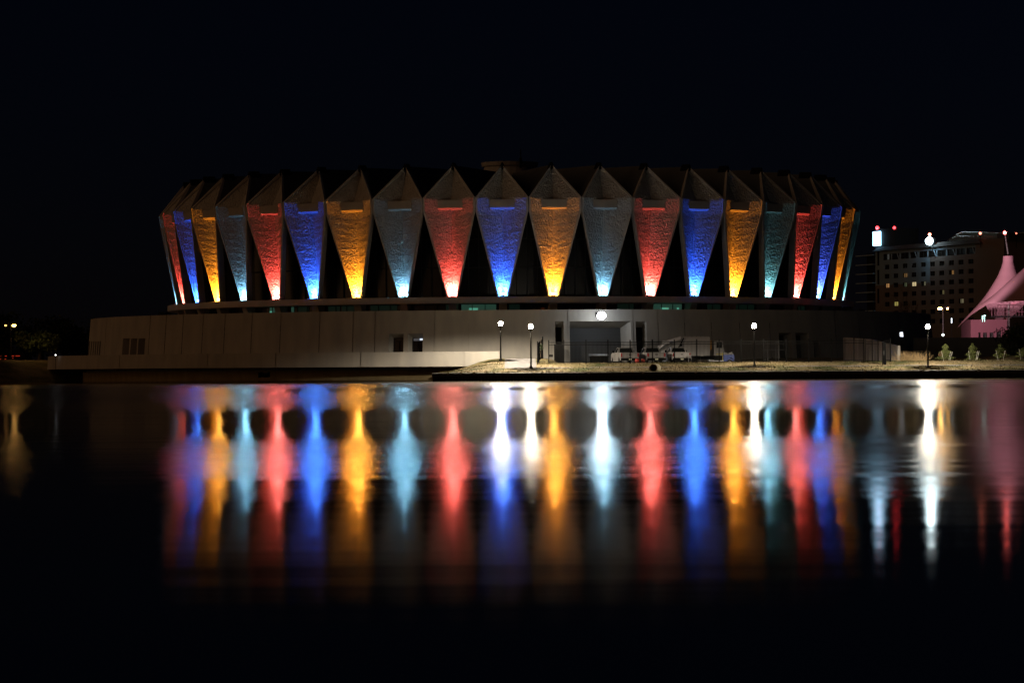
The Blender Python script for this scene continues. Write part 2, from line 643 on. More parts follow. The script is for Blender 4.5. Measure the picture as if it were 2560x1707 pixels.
b.lathe([(38.0, 8.02), (40.6, 8.02), (40.6, 8.66), (40.5, 8.69), (37.5, 8.69), (37.5, 8.02), (38.0, 8.02)], 120, (CX, CY, 0), close=False)
b.build('ring_beam', M['trim'], arena, AO)
for th in PH:
    b = MB()
    b.hexa([pan(th, s, r, 6.0) for s, r in ((-.48, 38.0), (.48, 38.0), (.48, 38.75), (-.48, 38.75))],
           [pan(th, s, r, 8.02) for s, r in ((-.40, 38.0), (.40, 38.0), (.40, 39.6), (-.40, 39.6))])
    b.build('pier', M['trim'], arena, AO)
G1, G2, G3 = glow('dim_green_room', (.10, .30, .20), .015, (.05, .06, .05)), glow('green_room', (.22, .62, .42), .06, (.1, .1, .1)), glow('bright_green_room', (.20, .80, .55), .36, (.1, .1, .1))
LIT = {4: [(.55, .98, G2), (.55, .66, G3)], 5: [(.10, .20, G2), (.3, .7, G1)], 6: [(.08, .45, G1), (.5, .95, G1)], 7: [(.1, .85, G1)],
       9: [(.25, .48, G3), (.05, .95, G2)], 10: [(.02, .3, G1)], 12: [(.35, .8, G1)], 13: [(.05, .95, G2), (.32, .55, G3), (.80, .86, G3)], 14: [(.5, .95, G1)],
       15: [(.05, .95, G1)], 17: [(.55, .95, G1)], 18: [(.52, .72, G2)], 8: [(.9, 1.0, G1)]}
for i in range(-1, 22):
    t0, t1 = (i - 10.15) * DTH + .014, (i - 9.15) * DTH - .014
    b = MB()
    us_ = []
    for k in range(4):                       # frame bars
        t = t0 + (t1 - t0) * k / 3
        us_ += [t - .001, t + .001]
    for ia, (a0, a1) in enumerate(zip(us_, us_[1:])):
        for z0, z1 in ((6.0, 6.08), (6.08, 7.93), (7.93, 8.0)):
            if ia % 2 and z0 == 6.08: continue
            b.poly([pol(a0, 38.34, z0), pol(a1, 38.34, z0), pol(a1, 38.34, z1), pol(a0, 38.34, z1)])
    w = b.build('window', M['mullion'], arena, AO, solid=.06)
    b = MB()
    b.poly([pol(t0, 38.22, 6.0), pol(t1, 38.22, 6.0), pol(t1, 38.22, 8.0), pol(t0, 38.22, 8.0)])
    b.build('pane', M['darkglass'], w, AO)
    for k, (f0, f1, m) in enumerate(LIT.get(i, [])):
        b = MB()
        a0, a1 = t0 + (t1 - t0) * f0, t0 + (t1 - t0) * f1
        rr = 38.25 + .02 * (m is G3) + .01 * (m is G2)
        zt = 7.98 if m is not G3 else 7.55
        b.poly([pol(a0, rr, 6.0), pol(a1, rr, 6.0), pol(a1, rr, zt), pol(a0, rr, zt)])
        b.build('lit_pane', m, w, AO)

# --- the podium wall with its recessed openings
RP0, RP1, ZP = 50.25, 49.55, 7.1


def rp(z):
    return RP0 + (RP1 - RP0) * (z + 1) / (ZP + 1)


def pw(th, z, dr=0.0):
    return pol(th, rp(z) + dr, z)


def hit(x, y, r=49.8):
    """angle and height on the podium wall of a point of the photograph"""
    p = P(x, y, 1.0)
    A = p.x ** 2 + 1
    B = -2 * (p.x * CX + CY)
    C = CX ** 2 + CY ** 2 - r * r
    q = max(0, B * B - 4 * A * C)
    t = (-B - math.sqrt(q)) / (2 * A)
    w = P(x, y, t)
    return math.atan2(w.x - CX, CY - w.y), w.z


OPEN = []      # (x0, x1, y0, y1) on the face, the same on the back, kind


def op(x0, x1, y0, y1, bx0=None, bx1=None, by0=None, depth=1.0, kind='window', z0=None):
    a, zt = hit(x0, y0)
    c, zb = hit(x1, y1)
    OPEN.append(dict(t0=a, t1=c, z1=zt, z0=zb if z0 is None else z0,
                     b0=hit(bx0 or x0, y0)[0], b1=hit(bx1 or x1, y0)[0], bz1=hit(x0, by0 or y0)[1], depth=depth, kind=kind))


for k in range(6):
    op(222 + k * 5.4, 225.2 + k * 5.4, 853, 890, depth=.7, kind='louvre')
op(307, 324, 846, 890, 310, 324, 855, .9)
op(327, 343, 846, 890, 330, 343, 855, .9)
op(346, 363, 846, 890, 349, 363, 855, .9)
op(972, 1009, 834, 885.5, 978.5, 1009, 844.5, .9)
op(1020, 1057, 834, 885.5, 1026.5, 1057, 844.5, .9)
op(1388, 1410, 803, 900, 1388, 1408, 818, 1.4, 'side_door', .8)
op(1424, 1578, 803, 900, 1426, 1566, 819, 2.2, 'dock_door', .8)
op(1590, 1617, 803, 900, 1592, 1616, 818, 1.4, 'side_door', .8)
op(1947, 1979, 832, 897, 1949, 1979, 838, 1.3, 'side_door', .9)
op(1989, 2022, 832, 897, 1991, 2022, 838, 1.3, 'side_door', .9)
op(2033, 2048, 850, 897, 2034, 2048, 852, .8, 'side_door', .9)
JOINTS = [hit(x, 820)[0] for x in (262, 311, 372, 412, 455, 505, 560, 628, 700, 798, 882, 937, 1030 + 56, 1172, 1244, 1330, 1420, 1584, 1646, 1712, 1779, 1850, 1925, 2000, 2090, 2150)]
br = {-PI * .62, PI * .62}
t = -PI * .62
while t < PI * .62:
    br.add(t)
    t += R_(3)
for o in OPEN:
    br |= {o['t0'], o['t1']}
JW = .0009
JOINTS = [j for j in JOINTS if not any(o['t0'] - .002 < j < o['t1'] + .002 for o in OPEN)]
for j in JOINTS:
    br |= {j - JW, j + JW}
br = sorted(br)
zs = sorted({-1.0, .8, .9, 2.0, 4.5, ZP} | {o['z0'] for o in OPEN} | {o['z1'] for o in OPEN})
b = MB()
for a, c in zip(br, br[1:]):
    if c - a < 1e-7: continue
    mid = (a + c) / 2
    dr = -.05 if any(abs(mid - j) < JW for j in JOINTS) else 0
    for z0, z1 in zip(zs, zs[1:]):
        if z1 - z0 < 1e-6: continue
        zm = (z0 + z1) / 2
        if any(o['t0'] < mid < o['t1'] and o['z0'] < zm < o['z1'] for o in OPEN): continue
        b.poly([pw(a, z0, dr), pw(c, z0, dr), pw(c, z1, dr), pw(a, z1, dr)])
    b.poly([pw(a, ZP), pw(c, ZP), pw(c, ZP, -.45), pw(a, ZP, -.45)])      # coping
    b.poly([pw(a, ZP, -.45), pw(c, ZP, -.45), pw(c, 5.9, -.45), pw(a, 5.9, -.45)])
for o in OPEN:                                                        # the sides of the recesses
    f = [pw(o['t0'], o['z0']), pw(o['t1'], o['z0']), pw(o['t1'], o['z1']), pw(o['t0'], o['z1'])]
    k = [pw(o['b0'], o['z0'], -o['depth']), pw(o['b1'], o['z0'], -o['depth']), pw(o['b1'], o['bz1'], -o['depth']), pw(o['b0'], o['bz1'], -o['depth'])]
    for i in range(4):
        j = (i + 1) % 4
        b.poly([f[i], f[j], k[j], k[i]])
pod = b.build('podium_wall', M['concrete'], arena, AO)
for o in OPEN:
    b = MB()
    q = lambda f0, f1, g0, g1, d: [pw(o['b0'] + (o['b1'] - o['b0']) * u, o['z0'] + (o['bz1'] - o['z0']) * v, -o['depth'] + d) for u, v in ((f0, g0), (f1, g0), (f1, g1), (f0, g1))]
    if o['kind'] == 'dock_door':
        b.poly(q(0, 1, 0, 1, .0))
        b.build('dock_door', M['door'], arena, AO)
    elif o['kind'] == 'side_door':
        b.poly(q(0, 1, 0, 1, .0))
        b.build('side_door', M['dark'], arena, AO)
    elif o['kind'] == 'louvre':
        b.poly(q(0, 1, 0, 1, .0))
        b.build('louvre', M['dark'], arena, AO)
    else:
        fu_, fv_ = (0, .06, .47, .53, .94, 1), (0, .03, .78, .81, .97, 1)
        for ia in range(5):
            for ib in range(5):
                if ia % 2 and ib % 2: continue
                if ia == 2 and ib == 3: continue
                b.poly(q(fu_[ia], fu_[ia + 1], fv_[ib], fv_[ib + 1], .08))
        w = b.build('window', M['mullion'], arena, AO, solid=.06)
        b = MB()
        b.poly(q(0, 1, 0, 1, .0))
        b.build('pane', M['darkglass'], w, AO)
        if abs(o['t0'] - OPEN[10]['t0']) < 1e-9:
            b = MB()
            b.poly(q(.60, .96, .86, .96, .03))
            b.build('ceiling_light', glow('office_light', (.75, .85, 1), 1.1), w, AO)
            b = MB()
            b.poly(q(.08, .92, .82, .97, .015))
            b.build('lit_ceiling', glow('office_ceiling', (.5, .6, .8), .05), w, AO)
b = MB()
b.lathe([(36.5, 5.95), (49.4, 5.95)], 96, (CX, CY, 0), close=False)
b.build('roof_deck', M['trim'], arena, AO)
# footing in the water
b = MB()
for a, c in zip(br, br[1:]):
    if c > .02: break
    b.poly([pol(a, 50.5, -1.2), pol(c, 50.5, -1.2), pol(c, 50.5, .98), pol(a, 50.5, .98)])
    b.poly([pol(a, 50.5, .98), pol(c, 50.5, .98), pol(c, 50.0, .98), pol(a, 50.0, .98)])
b.build('footing', M['foundation'], arena, AO)
b = MB()
for (x0, x1, y0, y1) in ((646, 675, 931, 944),):
    a, z1 = hit(x0, y0, 50.5)
    c, z0 = hit(x1, y1, 50.5)
    for k in range(5):
        f0, f1 = a + (c - a) * k / 5, a + (c - a) * (k + 1) / 5
        sag = .07 * math.sin(k * 1.9)
        b.hexa([pol(f0, 50.45, z0 + abs(sag)), pol(f1, 50.45, z0 + abs(sag)), pol(f1, 50.45, z1 + sag), pol(f0, 50.45, z1 + sag)],
               [pol(f0, 50.53, z0 + abs(sag)), pol(f1, 50.53, z0 + abs(sag)), pol(f1, 50.53, z1 + sag), pol(f0, 50.53, z1 + sag)])
b.build('drain_mouth', M['black'], arena, AO)
# low terrace with its parapet
TE = hit(1249, 900, 54.5)[0]
TJ = [hit(x, 905, 54.5)[0] for x in (1160, 902, 690, 520, 300)]
b = MB()
tb = [-PI * .60 + (TE + PI * .60) * k / 60 for k in range(61)]
for j in TJ: tb += [j - JW, j + JW]
tb = sorted(tb)
for a, c in zip(tb, tb[1:]):
    dr = -.05 if any(abs((a + c) / 2 - j) < JW for j in TJ) else 0
    b.poly([pol(a, 54.6 + dr, 1.30), pol(c, 54.6 + dr, 1.30), pol(c, 54.5 + dr, 2.80), pol(a, 54.5 + dr, 2.80)])
    b.poly([pol(a, 54.5, 2.80), pol(c, 54.5, 2.80), pol(c, 54.2, 2.80), pol(a, 54.2, 2.80)])
    b.poly([pol(a, 54.2, 2.80), pol(c, 54.2, 2.80), pol(c, 54.2, 1.7), pol(a, 54.2, 1.7)])
    b.poly([pol(a, 54.2, 1.7), pol(c, 54.2, 1.7), pol(c, 49.8, 1.7), pol(a, 49.8, 1.7)])
    b.poly([pol(a, 54.6, 1.30), pol(c, 54.6, 1.30), pol(c, 49.8, 1.30), pol(a, 49.8, 1.30)])
for a in (tb[0], tb[-1]):
    b.poly([pol(a, 54.6, .4 if a == tb[-1] else 1.3), pol(a, 54.5, 2.8), pol(a, 49.7, 2.8), pol(a, 50, .4 if a == tb[-1] else 1.3)])
b.build('terrace', M['concrete'], arena, AO)

# ------------------------------------------------------------------ coloured floodlights on the ring beam
CN = ['teal', 'red', 'blue', 'orange']
CC = {'teal': (.16, .50, .72), 'red': (1.0, .07, .05), 'blue': (.02, .095, 1.0), 'orange': (1.0, .27, .012)}
LC = {'teal': (.30, .74, 1.0), 'red': (1.0, .22, .19), 'blue': (.08, .30, 1.0), 'orange': (1.0, .44, .07)}
PW = {'teal': 650, 'red': 4200, 'blue': 5000, 'orange': 5200}
cnt = {}
for i in range(22):
    c = CN[i % 4]
    th = (i - 10.15) * DTH
    cnt[c] = cnt.get(c, 0) + 1
    loc = pan(th, 0, 39.42, 8.755)
    col = CC[c]
    if c == 'teal':
        col = (.16, .46, .80) if i < 14 else (.16, .60, .66)
    if c == 'blue' and i > 14:
        col = (.06, .11, 1.0)
    t = thing('floodlight', f'{c} floodlight at the foot of the {ORD[cnt[c]-1]} {c} lit panel from the left', 'floodlight', loc, th, 'coloured floodlights at the feet of the panels')
    b = MB()
    b.box(-.16, .16, -.10, .10, .06, .16)
    b.build('housing', M['black'], t)
    b = MB()
    b.box(-.20, -.17, -.05, .05, 0, .13)
    b.box(.17, .20, -.05, .05, 0, .13)
    b.box(-.17, .17, -.05, .05, 0, .03)
    b.build('bracket', M['black'], t)
    b = MB()
    b.hexa([(-.15, -.09, .162), (.15, -.09, .162), (.15, .09, .162), (-.15, .09, .162)], [(-.12, -.06, .30), (.12, -.06, .30), (.12, .06, .30), (-.12, .06, .30)])
    b.build('lens', glow('lens_' + c, LC[c], 420 if c != 'teal' else 300), t)
    l = light('floodlight_lamp', 'SPOT', (0, -.02, .33), PW[c], col, t, spot_size=R_(140), spot_blend=.9, shadow_soft_size=.10)
    aim(l, (0, .10, 1))

# ------------------------------------------------------------------ white floodlight on the podium wall
wl = hit(1494, 789, 49.8)
ft = thing('wall_floodlight', 'large cool white floodlight on an arm above the loading dock door', 'floodlight', pol(wl[0], 49.62, wl[1]), wl[0])
b = MB()
b.tube((0, .05, .1), (0, -1.75, .10), .05)
b.box(-.2, .2, -.03, .08, -.1, .35)
b.build('arm', M['pole'], ft)
b = MB()
b.ball((0, -2.1, -.04), .46, 18, 10, .85)
b.build('lens', glow('cool_white_lens', (.86, .93, 1.0), 37), ft, smooth=True)


# ------------------------------------------------------------------ lamp posts
def lamp_post(x, ytop, ybase, d, label, strength, col, r=.21):
    top, base = P(x, ytop, d), P(x, ybase, d)
    gz = G(base.x, base.y)
    base.z = gz
    h = top.z - gz
    t = thing('lamp_post', label, 'lamp post', base, 0, 'globe lamp posts on the lawn')
    b = MB()
    b.lathe([(.16, -.1), (.16, .12), (.09, .2), (.07, h * .5), (.055, h - r)], 12)
    b.build('pole', M['pole'], t, smooth=True)
    b = MB()
    b.lathe([(.05, h - r - .12), (.12, h - r - .08), (.12, h - r + .03)], 12)
    b.build('collar', M['pole'], t)
    b = MB()
    b.ball((0, 0, h), r, 16, 10)
    b.build('globe', glow('globe_glass', col, strength, (.8, .8, .8)), t, smooth=True)
    l = light('lamp_bulb', 'SPOT', (0, 0, h + r + .22), strength * (38 if ybase < 922 and x < 1400 else 23 if strength > 200 else 17), col, t, spot_size=R_(172), spot_blend=.25, shadow_soft_size=.1)
    aim(l, (0, 0, -1))
    return t


WW = (1.0, .86, .66)
lamp_post(1252, 809, 906, 308, 'globe lamp post with a dark pole at the end of the terrace wall', 230, WW)
lamp_post(1327.5, 816, 920, 297, 'globe lamp post on the near edge of the concrete path', 230, WW)
lamp_post(1886, 815, 918, 296, 'globe lamp post in front of the fence beside the steel rack', 190, WW)
lamp_post(2320, 817, 924, 292, 'globe lamp post between the dry bush and the first sapling', 230, (1, .88, .70))


def street_lamp(x, ytop, d, label, side, s1, s2, h=None):
    top = P(x, ytop, d)
    gz = G(top.x, top.y)
    h = top.z - gz
    t = thing('street_lamp', label, 'street lamp', (top.x, top.y, gz), 0, 'sodium street lamps')
    b = MB()
    b.tube((side * .4, 0, 0), (side * .4, 0, h + .1), .11, .07)
    b.build('pole', M['pole'], t)
    for nm, dx, s in (('lamp_head', 0, s1), ('lamp_head', side * 1.0, s2)):
        b = MB()
        b.box(dx - .3, dx + .3, -.2, .2, .12 + h, .26 + h)
        b.tube((dx, 0, h + .2), (side * .4, 0, h + .1), .04)
        hd = b.build(nm, M['pole'], t)
        b = MB()
        b.ball((dx, 0, h), .26 if s is s1 else .14, 12, 8, .7)
        b.build('lens', glow('sodium_lens', (1.0, .50, .12), s), hd, smooth=True)


street_lamp(35, 813.5, 372, 'sodium street lamp with two heads among the trees on the far left bank', -1, 12, 4)
street_lamp(2350, 771.5, 420, 'sodium street lamp with two heads in front of the hotel', 1.0, 100, 50)

lt = [o for o in COL.objects if o.name == 'street_lamp'][0]
sl = light('lamp_bulb', 'SPOT', (.3, -.1, P(35, 813.5, 372).z - lt.location.z - .35), 120, (1.0, .62, .25), lt, spot_size=R_(150), spot_blend=.4, shadow_soft_size=.2)
aim(sl, (.75, .1, -1))

# ------------------------------------------------------------------ sea wall
sw = thing('sea_wall', 'dark timber sea wall with a plank cap along the lawn', 'sea wall', (-7.3, ys(-7.3), 0))
SO = (-7.3, ys(-7.3), 0)
X1 = 190
b = MB()
b.hexa([(-7.5, ys(-7.5) - .35, .28), (X1, ys(X1) - .35, .28), (X1, ys(X1) + .25, .28), (-7.5, ys(-7.5) + .25, .28)],
       [(-7.5, ys(-7.5) - .35, .60), (X1, ys(X1) - .35, .60), (X1, ys(X1) + .25, .64), (-7.5, ys(-7.5) + .25, .64)])
b.hexa([(-7.52, ys(-7.5) + .26, .28), (-7.1, ys(-7.5) + .26, .28), (-7.1, 330, .28), (-7.52, 330, .28)],
       [(-7.52, ys(-7.5) + .26, .63), (-7.1, ys(-7.5) + .26, .63), (-7.1, 330, .63), (-7.52, 330, .63)])
b.build('cap', M['cap'], sw, SO)
b = MB()
x = -7.4
k = 0
while x < X1:
    w = .29 + .02 * math.sin(k)
    o = .05 * (k % 2) + .02 * math.sin(k * 2.7)
    b.hexa([(x, ys(x) - .22 - o, -1.2), (x + w, ys(x + w) - .22 - o, -1.2), (x + w, ys(x + w) + .1, -1.2), (x, ys(x) + .1, -1.2)],
           [(x, ys(x) - .22 - o, .278), (x + w, ys(x + w) - .22 - o, .278), (x + w, ys(x + w) + .1, .278), (x, ys(x) + .1, .278)])
    x += w + .012
    k += 1
b.box(-7.45, -7.2, ys(-7.4) + .3, 330, -1.2, .278)
b.build('planks', M['timber'], sw, SO)
for xp in (1120, 1152, 1185, 1335, 1472, 1607, 1738, 1876, 2017, 2155, 2297, 2432, 2555):
    p = P(xp, 934, 291)
    b = MB()
    b.box(p.x - .11, p.x + .11, ys(p.x) - .40, ys(p.x) - .33, .46, .645)
    b.box(p.x - .05, p.x + .05, ys(p.x) - .44, ys(p.x) - .40, .5, .56)
    b.build('tie_plate', M['tie'], sw, SO)

# culvert pipe on the lawn
p = P(1634, 928, 290.6)
cz = G(p.x, ys(p.x) + 2.0)
cp = thing('culvert_pipe', 'short concrete drain pipe with a dark mouth in the lawn bank', 'drain pipe', (p.x, ys(p.x) + 1.1, .62), R_(-14))
b = MB()
prof = []
n = 20
for y0, y1, r0, r1 in ((0, 1.9, .40, .31),):
    A, B, C_, D_ = [], [], [], []
    for i in range(n):
        c, s = math.cos(2 * PI * i / n), math.sin(2 * PI * i / n)
        A.append((r0 * c, y0 + .25 * (s + 1) * .5, .36 + r0 * s))
        B.append((r0 * c, y1, .36 + r0 * s))
        C_.append((r1 * c, y0 + .25 * (s + 1) * .5, .36 + r1 * s))
        D_.append((r1 * c, y1, .36 + r1 * s))
    for i in range(n):
        j = (i + 1) % n
        b.poly([A[i], A[j], B[j], B[i]])
        b.poly([C_[i], C_[j], D_[j], D_[i]])
        b.poly([A[i], A[j], C_[j], C_[i]])
b.build('pipe', M['pipe'], cp, smooth=False)
b = MB()
b.poly([(.31 * math.cos(2 * PI * i / n), 1.0, .36 + .31 * math.sin(2 * PI * i / n)) for i in range(n)])
b.build('dark_bore', M['black'], cp)
b = MB()
b.hexa([(.45, -.2, -.02), (1.25, -.2, -.05), (1.0, .7, .05), (.42, .7, .1)], [(.45, -.2, .10), (1.25, -.2, .04), (1.0, .7, .12), (.42, .7, .24)])
b.build('splash_stone', M['lightstone'], cp)

# ------------------------------------------------------------------ black fence round the yard
fy = 10.0
fo = P(1372, 911, 302)
fen = thing('metal_fence', 'long black picket fence between the lawn and the loading yard', 'fence', (fo.x, ys(fo.x) + fy, G(fo.x, ys(fo.x) + fy)))
FO = tuple(fen.location)


def fpt(xp):
    q = P(xp, 900, 1.0)
    d = (292.0 + fy) / (1 + .10 * q.x)
    return q.x * d, d


posts = [1372, 1409.5, 1465, 1520, 1575.5, 1631, 1686, 1742, 1798, 1853, 1909, 1966, 2022, 2078, 2135]


def picket_bay(x0, y0, x1, y1, parent, off, hgt=2.1):
    b = MB()
    L = math.hypot(x1 - x0, y1 - y0)
    k = max(1, int(L / .125))
    ux, uy = (x1 - x0) / L, (y1 - y0) / L

    def seg(a, c, z0a, z1a, z0c, z1c, th=.016):
        p0, p1 = (x0 + ux * a, y0 + uy * a), (x0 + ux * c, y0 + uy * c)
        nx, ny = -uy * th, ux * th
        b.hexa([(p0[0] - nx, p0[1] - ny, z0a), (p1[0] - nx, p1[1] - ny, z0c), (p1[0] + nx, p1[1] + ny, z0c), (p0[0] + nx, p0[1] + ny, z0a)],
               [(p0[0] - nx, p0[1] - ny, z1a), (p1[0] - nx, p1[1] - ny, z1c), (p1[0] + nx, p1[1] + ny, z1c), (p0[0] + nx, p0[1] + ny, z1a)])
    g0, g1 = G(x0, y0), G(x1, y1)
    for zz in (.12, hgt - .32, hgt - .08):
        seg(.03, L - .03, g0 + zz, g0 + zz + .055, g1 + zz, g1 + zz + .055, .02)
    for q in range(1, k):
        a = L * q / k
        g = g0 + (g1 - g0) * a / L
        seg(a - .014, a + .014, g + .06, g + hgt, g + .06, g + hgt, .012)
    return b.build('picket_panel', M['fence'], parent, off)


def fence_post(x, y, parent, off, h=2.25, w=.055):
    g = G(x, y)
    b = MB()
    b.box(x - w, x + w, y - w, y + w, g - .2, g + h)
    b.box(x - w - .012, x + w + .012, y - w - .012, y + w + .012, g + h, g + h + .03)
    return b.build('post', M['fence'], parent, off)


for xp in posts + [2160]:
    fence_post(*fpt(xp), fen, FO)
for a, c in zip(posts, posts[1:] + [2160]):
    picket_bay(*fpt(a), *fpt(c), fen, FO)
for xp, dx in ((1853, -1.0), (1909, 1.0)):
    x, y = fpt(xp)
    b = MB()
    g = G(x, y)
    b.tube((x + dx * .25, y + .1, g + .05), (x + dx * 1.0, y + 1.4, g + .5), .035)
    b.build('brace', M['fence'], fen, FO)
# return of the fence, seen end on, with a climber
a = P(1344, 912, 301.5)
c = P(1357, 900, 318)
rf = thing('metal_fence', 'short black fence panel seen end on with a climber over its top', 'fence', (a.x, a.y, G(a.x, a.y)))
RO = tuple(rf.location)
fence_post(a.x, a.y, rf, RO, 2.2)
picket_bay(a.x, a.y, c.x, c.y, rf, RO, 2.05)
fence_post(c.x, c.y, rf, RO, 2.2)

# gate at the right end
ga, gb = fpt(2161), fpt(2200)
gt = thing('metal_gate', 'black picket gate leaf with a frame at the right end of the fence', 'gate', (ga[0], ga[1] - .3, G(*ga)))
GO = tuple(gt.location)
picket_bay(ga[0] + .1, ga[1] - .3, gb[0] - .05, gb[1] - .3, gt, GO, 2.05)
for xq in (2161, 2178, 2192):
    q = fpt(xq)
    fence_post(q[0] + .08, q[1] - .3, gt, GO, 2.15, .03)
q = fpt(2203.5)
kz = G(q[0], q[1] - 2.2)
gp = thing('gate_pillar', 'thick black square pillar standing in front of the gate', 'pillar', (q[0], q[1] - 2.2, kz))
b = MB()
b.box(-.17, .17, -.17, .17, -.2, 2.05)
b.box(-.19, .19, -.19, .19, 2.05, 2.1)
b.build('shaft', M['fence'], gp)
b = MB()
b.box(-.12, .02, -.22, -.17, .9, 1.3)
b.build('lock_box', M['pole'], gp)
q2 = fpt(2226)
fp = thing('metal_fence', 'last short black fence panel right of the gate pillar', 'fence', (q2[0], q2[1], G(*q2)))
fence_post(q2[0], q2[1], fp, tuple(fp.location), 2.2)
q3 = fpt(2207)
picket_bay(q3[0], q3[1], q2[0], q2[1], fp, tuple(fp.location), 2.05)

# weathered retaining wall at the foot of the ramp
A, B_ = P(2108, 870, 322), P(2243, 870, 303)
rw = thing('retaining_wall', 'stained concrete retaining wall with a sloping top behind the gate', 'wall', (A.x, A.y, 0))
b = MB()
top = [(2108, 843.5), (2140, 845), (2175, 848), (2205, 855), (2243, 865)]
pts = [onplane(x, y, A, B_) for x, y in top]
nrm = Vector((B_.y - A.y, A.x - B_.x, 0)).normalized()
low = [Vector((q.x, q.y, .8)) for q in pts]
for s in range(len(pts) - 1):
    b.hexa([low[s], low[s + 1], low[s + 1] - nrm * .3, low[s] - nrm * .3], [pts[s], pts[s + 1], pts[s + 1] - nrm * .3, pts[s] - nrm * .3])
b.build('wall_face', M['weathered'], rw, tuple(rw.location))
b = MB()
e0 = pts[-1] + Vector((.05, 0, 0))
b.box(e0.x, e0.x + .22, e0.y - .15, e0.y + .15, .8, e0.z + .05)
b.build('end_post', M['concrete'], rw, tuple(rw.location))

# ------------------------------------------------------------------ vehicles in the yard
YZ = 1.28


def wheel(parent, x, y, r, w, rimm=None):
    b = MB()
    pr = [(.45 * r, -w / 2), (r * .92, -w / 2), (r, -w * .35), (r, w * .35), (r * .92, w / 2), (.45 * r, w / 2)]
    b.lathe(pr, 20)
    o = b.build('tyre', M['rubber'], parent, smooth=False)
    o.data.transform(Matrix.Translation((x, y, r)) @ Matrix.Rotation(R_(90), 4, 'Y'))
    b = MB()
    b.lathe([(.1 * r, -w * .47), (.5 * r, -w * .44), (.52 * r, w * .44), (.1 * r, w * .47)], 14)
    q = b.build('rim', rimm or M['steel'], o)
    q.data.transform(Matrix.Translation((x, y, r)) @ Matrix.Rotation(R_(90), 4, 'Y'))


def pickup(label, loc, rz, paint):
    """full-size pickup, nose towards +y, origin on the ground under the middle"""
    t = thing('pickup_truck', label, 'pickup truck', loc, rz, 'pickup trucks parked in the loading yard')
    b = MB()
    # lower body with bed: side profile in (y, z) for each flank
    for sx in (-1, 1):
        x0, x1 = sx * .98, sx * .86
        prof = [(-2.75, .62), (-2.75, 1.34), (2.1, 1.34), (2.75, 1.18), (2.8, .55), (2.35, .5), (2.2, .88), (1.55, .88), (1.4, .45), (-1.15, .45), (-1.3, .90), (-2.0, .90), (-2.15, .55)]
        n = len(prof)
        b.mesh([(x0, y, z) for y, z in prof] + [(x1, y, z) for y, z in prof],
               [tuple(range(n)), tuple(range(n, 2 * n))] + [(i, (i + 1) % n, n + (i + 1) % n, n + i) for i in range(n)])
    b.box(-.86, .86, -2.70, -.75, .80, .86)                  # bed floor
    b.box(-.86, .86, -.80, -.72, .86, 1.34)                  # bed front
    b.hexa([(-.86, .6, .5), (.86, .6, .5), (.86, 2.78, .5), (-.86, 2.78, .5)], [(-.86, .6, 1.36), (.86, .6, 1.36), (.86, 2.6, 1.24), (-.86, 2.6, 1.24)])
    b.build('body', paint, t)
    b = MB()
    b.hexa([(-.93, -.70, 1.33), (.93, -.70, 1.33), (.93, 1.25, 1.33), (-.93, 1.25, 1.33)], [(-.74, -.48, 1.90), (.74, -.48, 1.90), (.74, .55, 1.90), (-.74, .55, 1.90)])
    cab = b.build('cab', paint, t)
    b = MB()
    b.hexa([(-.72, -.702, 1.40), (.72, -.702, 1.40), (.62, -.522, 1.84), (-.62, -.522, 1.84)], [(-.72, -.68, 1.40), (.72, -.68, 1.40), (.62, -.5, 1.84), (-.62, -.5, 1.84)])
    b.build('rear_window', M['glass'], cab)
    for sx in (-1, 1):
        b = MB()
        b.hexa([(sx * .925, -.45, 1.40), (sx * .925, .85, 1.40), (sx * .77, .45, 1.84), (sx * .77, -.32, 1.84)],
               [(sx * .90, -.45, 1.40), (sx * .90, .85, 1.40), (sx * .74, .45, 1.84), (sx * .74, -.32, 1.84)])
        b.build('side_window', M['glass'], cab)
    b = MB()
    b.box(-.80, .80, -2.80, -2.71, .80, 1.36)
    b.box(-.80, .80, -2.83, -2.80, 1.30, 1.36)
    tg = b.build('tailgate', paint, t)
    b = MB()
    b.box(-.13, .13, -2.83, -2.80, 1.10, 1.18)
    b.build('handle', M['black'], tg)
    for sx in (-1, 1):
        b = MB()
        b.box(sx * .89 - .085, sx * .89 + .085, -2.81, -2.755, .92, 1.28)
        b.build('tail_light', M['taillight'], t)
        b = MB()
        b.box(sx * 1.10 - .10, sx * 1.10 + .10, .72, .82, 1.38, 1.62)
        b.build('mirror', M['black'], t)
    b = MB()
    b.box(-.98, .98, -2.98, -2.80, .52, .74)
    bp = b.build('bumper', M['black'], t)
    b = MB()
    b.box(-.16, .16, -2.995, -2.98, .56, .72)
    b.build('number_plate', M['plate'], bp)
    for sx in (-1, 1):
        for y in (-1.65, 1.87):
            wheel(t, sx * .84, y, .39, .27)
    return t


for (xp, d, rz, paint, lab) in ((1562, 311, 9, M['silver'], 'grey pickup truck parked first from the left in front of the dock door'),
                                (1628, 311, 9, M['silver'], 'pale grey pickup truck parked between the other two pickups'),
                                (1693, 311, 7, M['white'], 'white pickup truck with a yellowish plate in front of the refuse truck')):
    p = P(xp, 890, d)
    t = pickup(lab, (p.x, p.y, YZ), R_(rz), paint)
    t.scale = (.93, .93, .93)

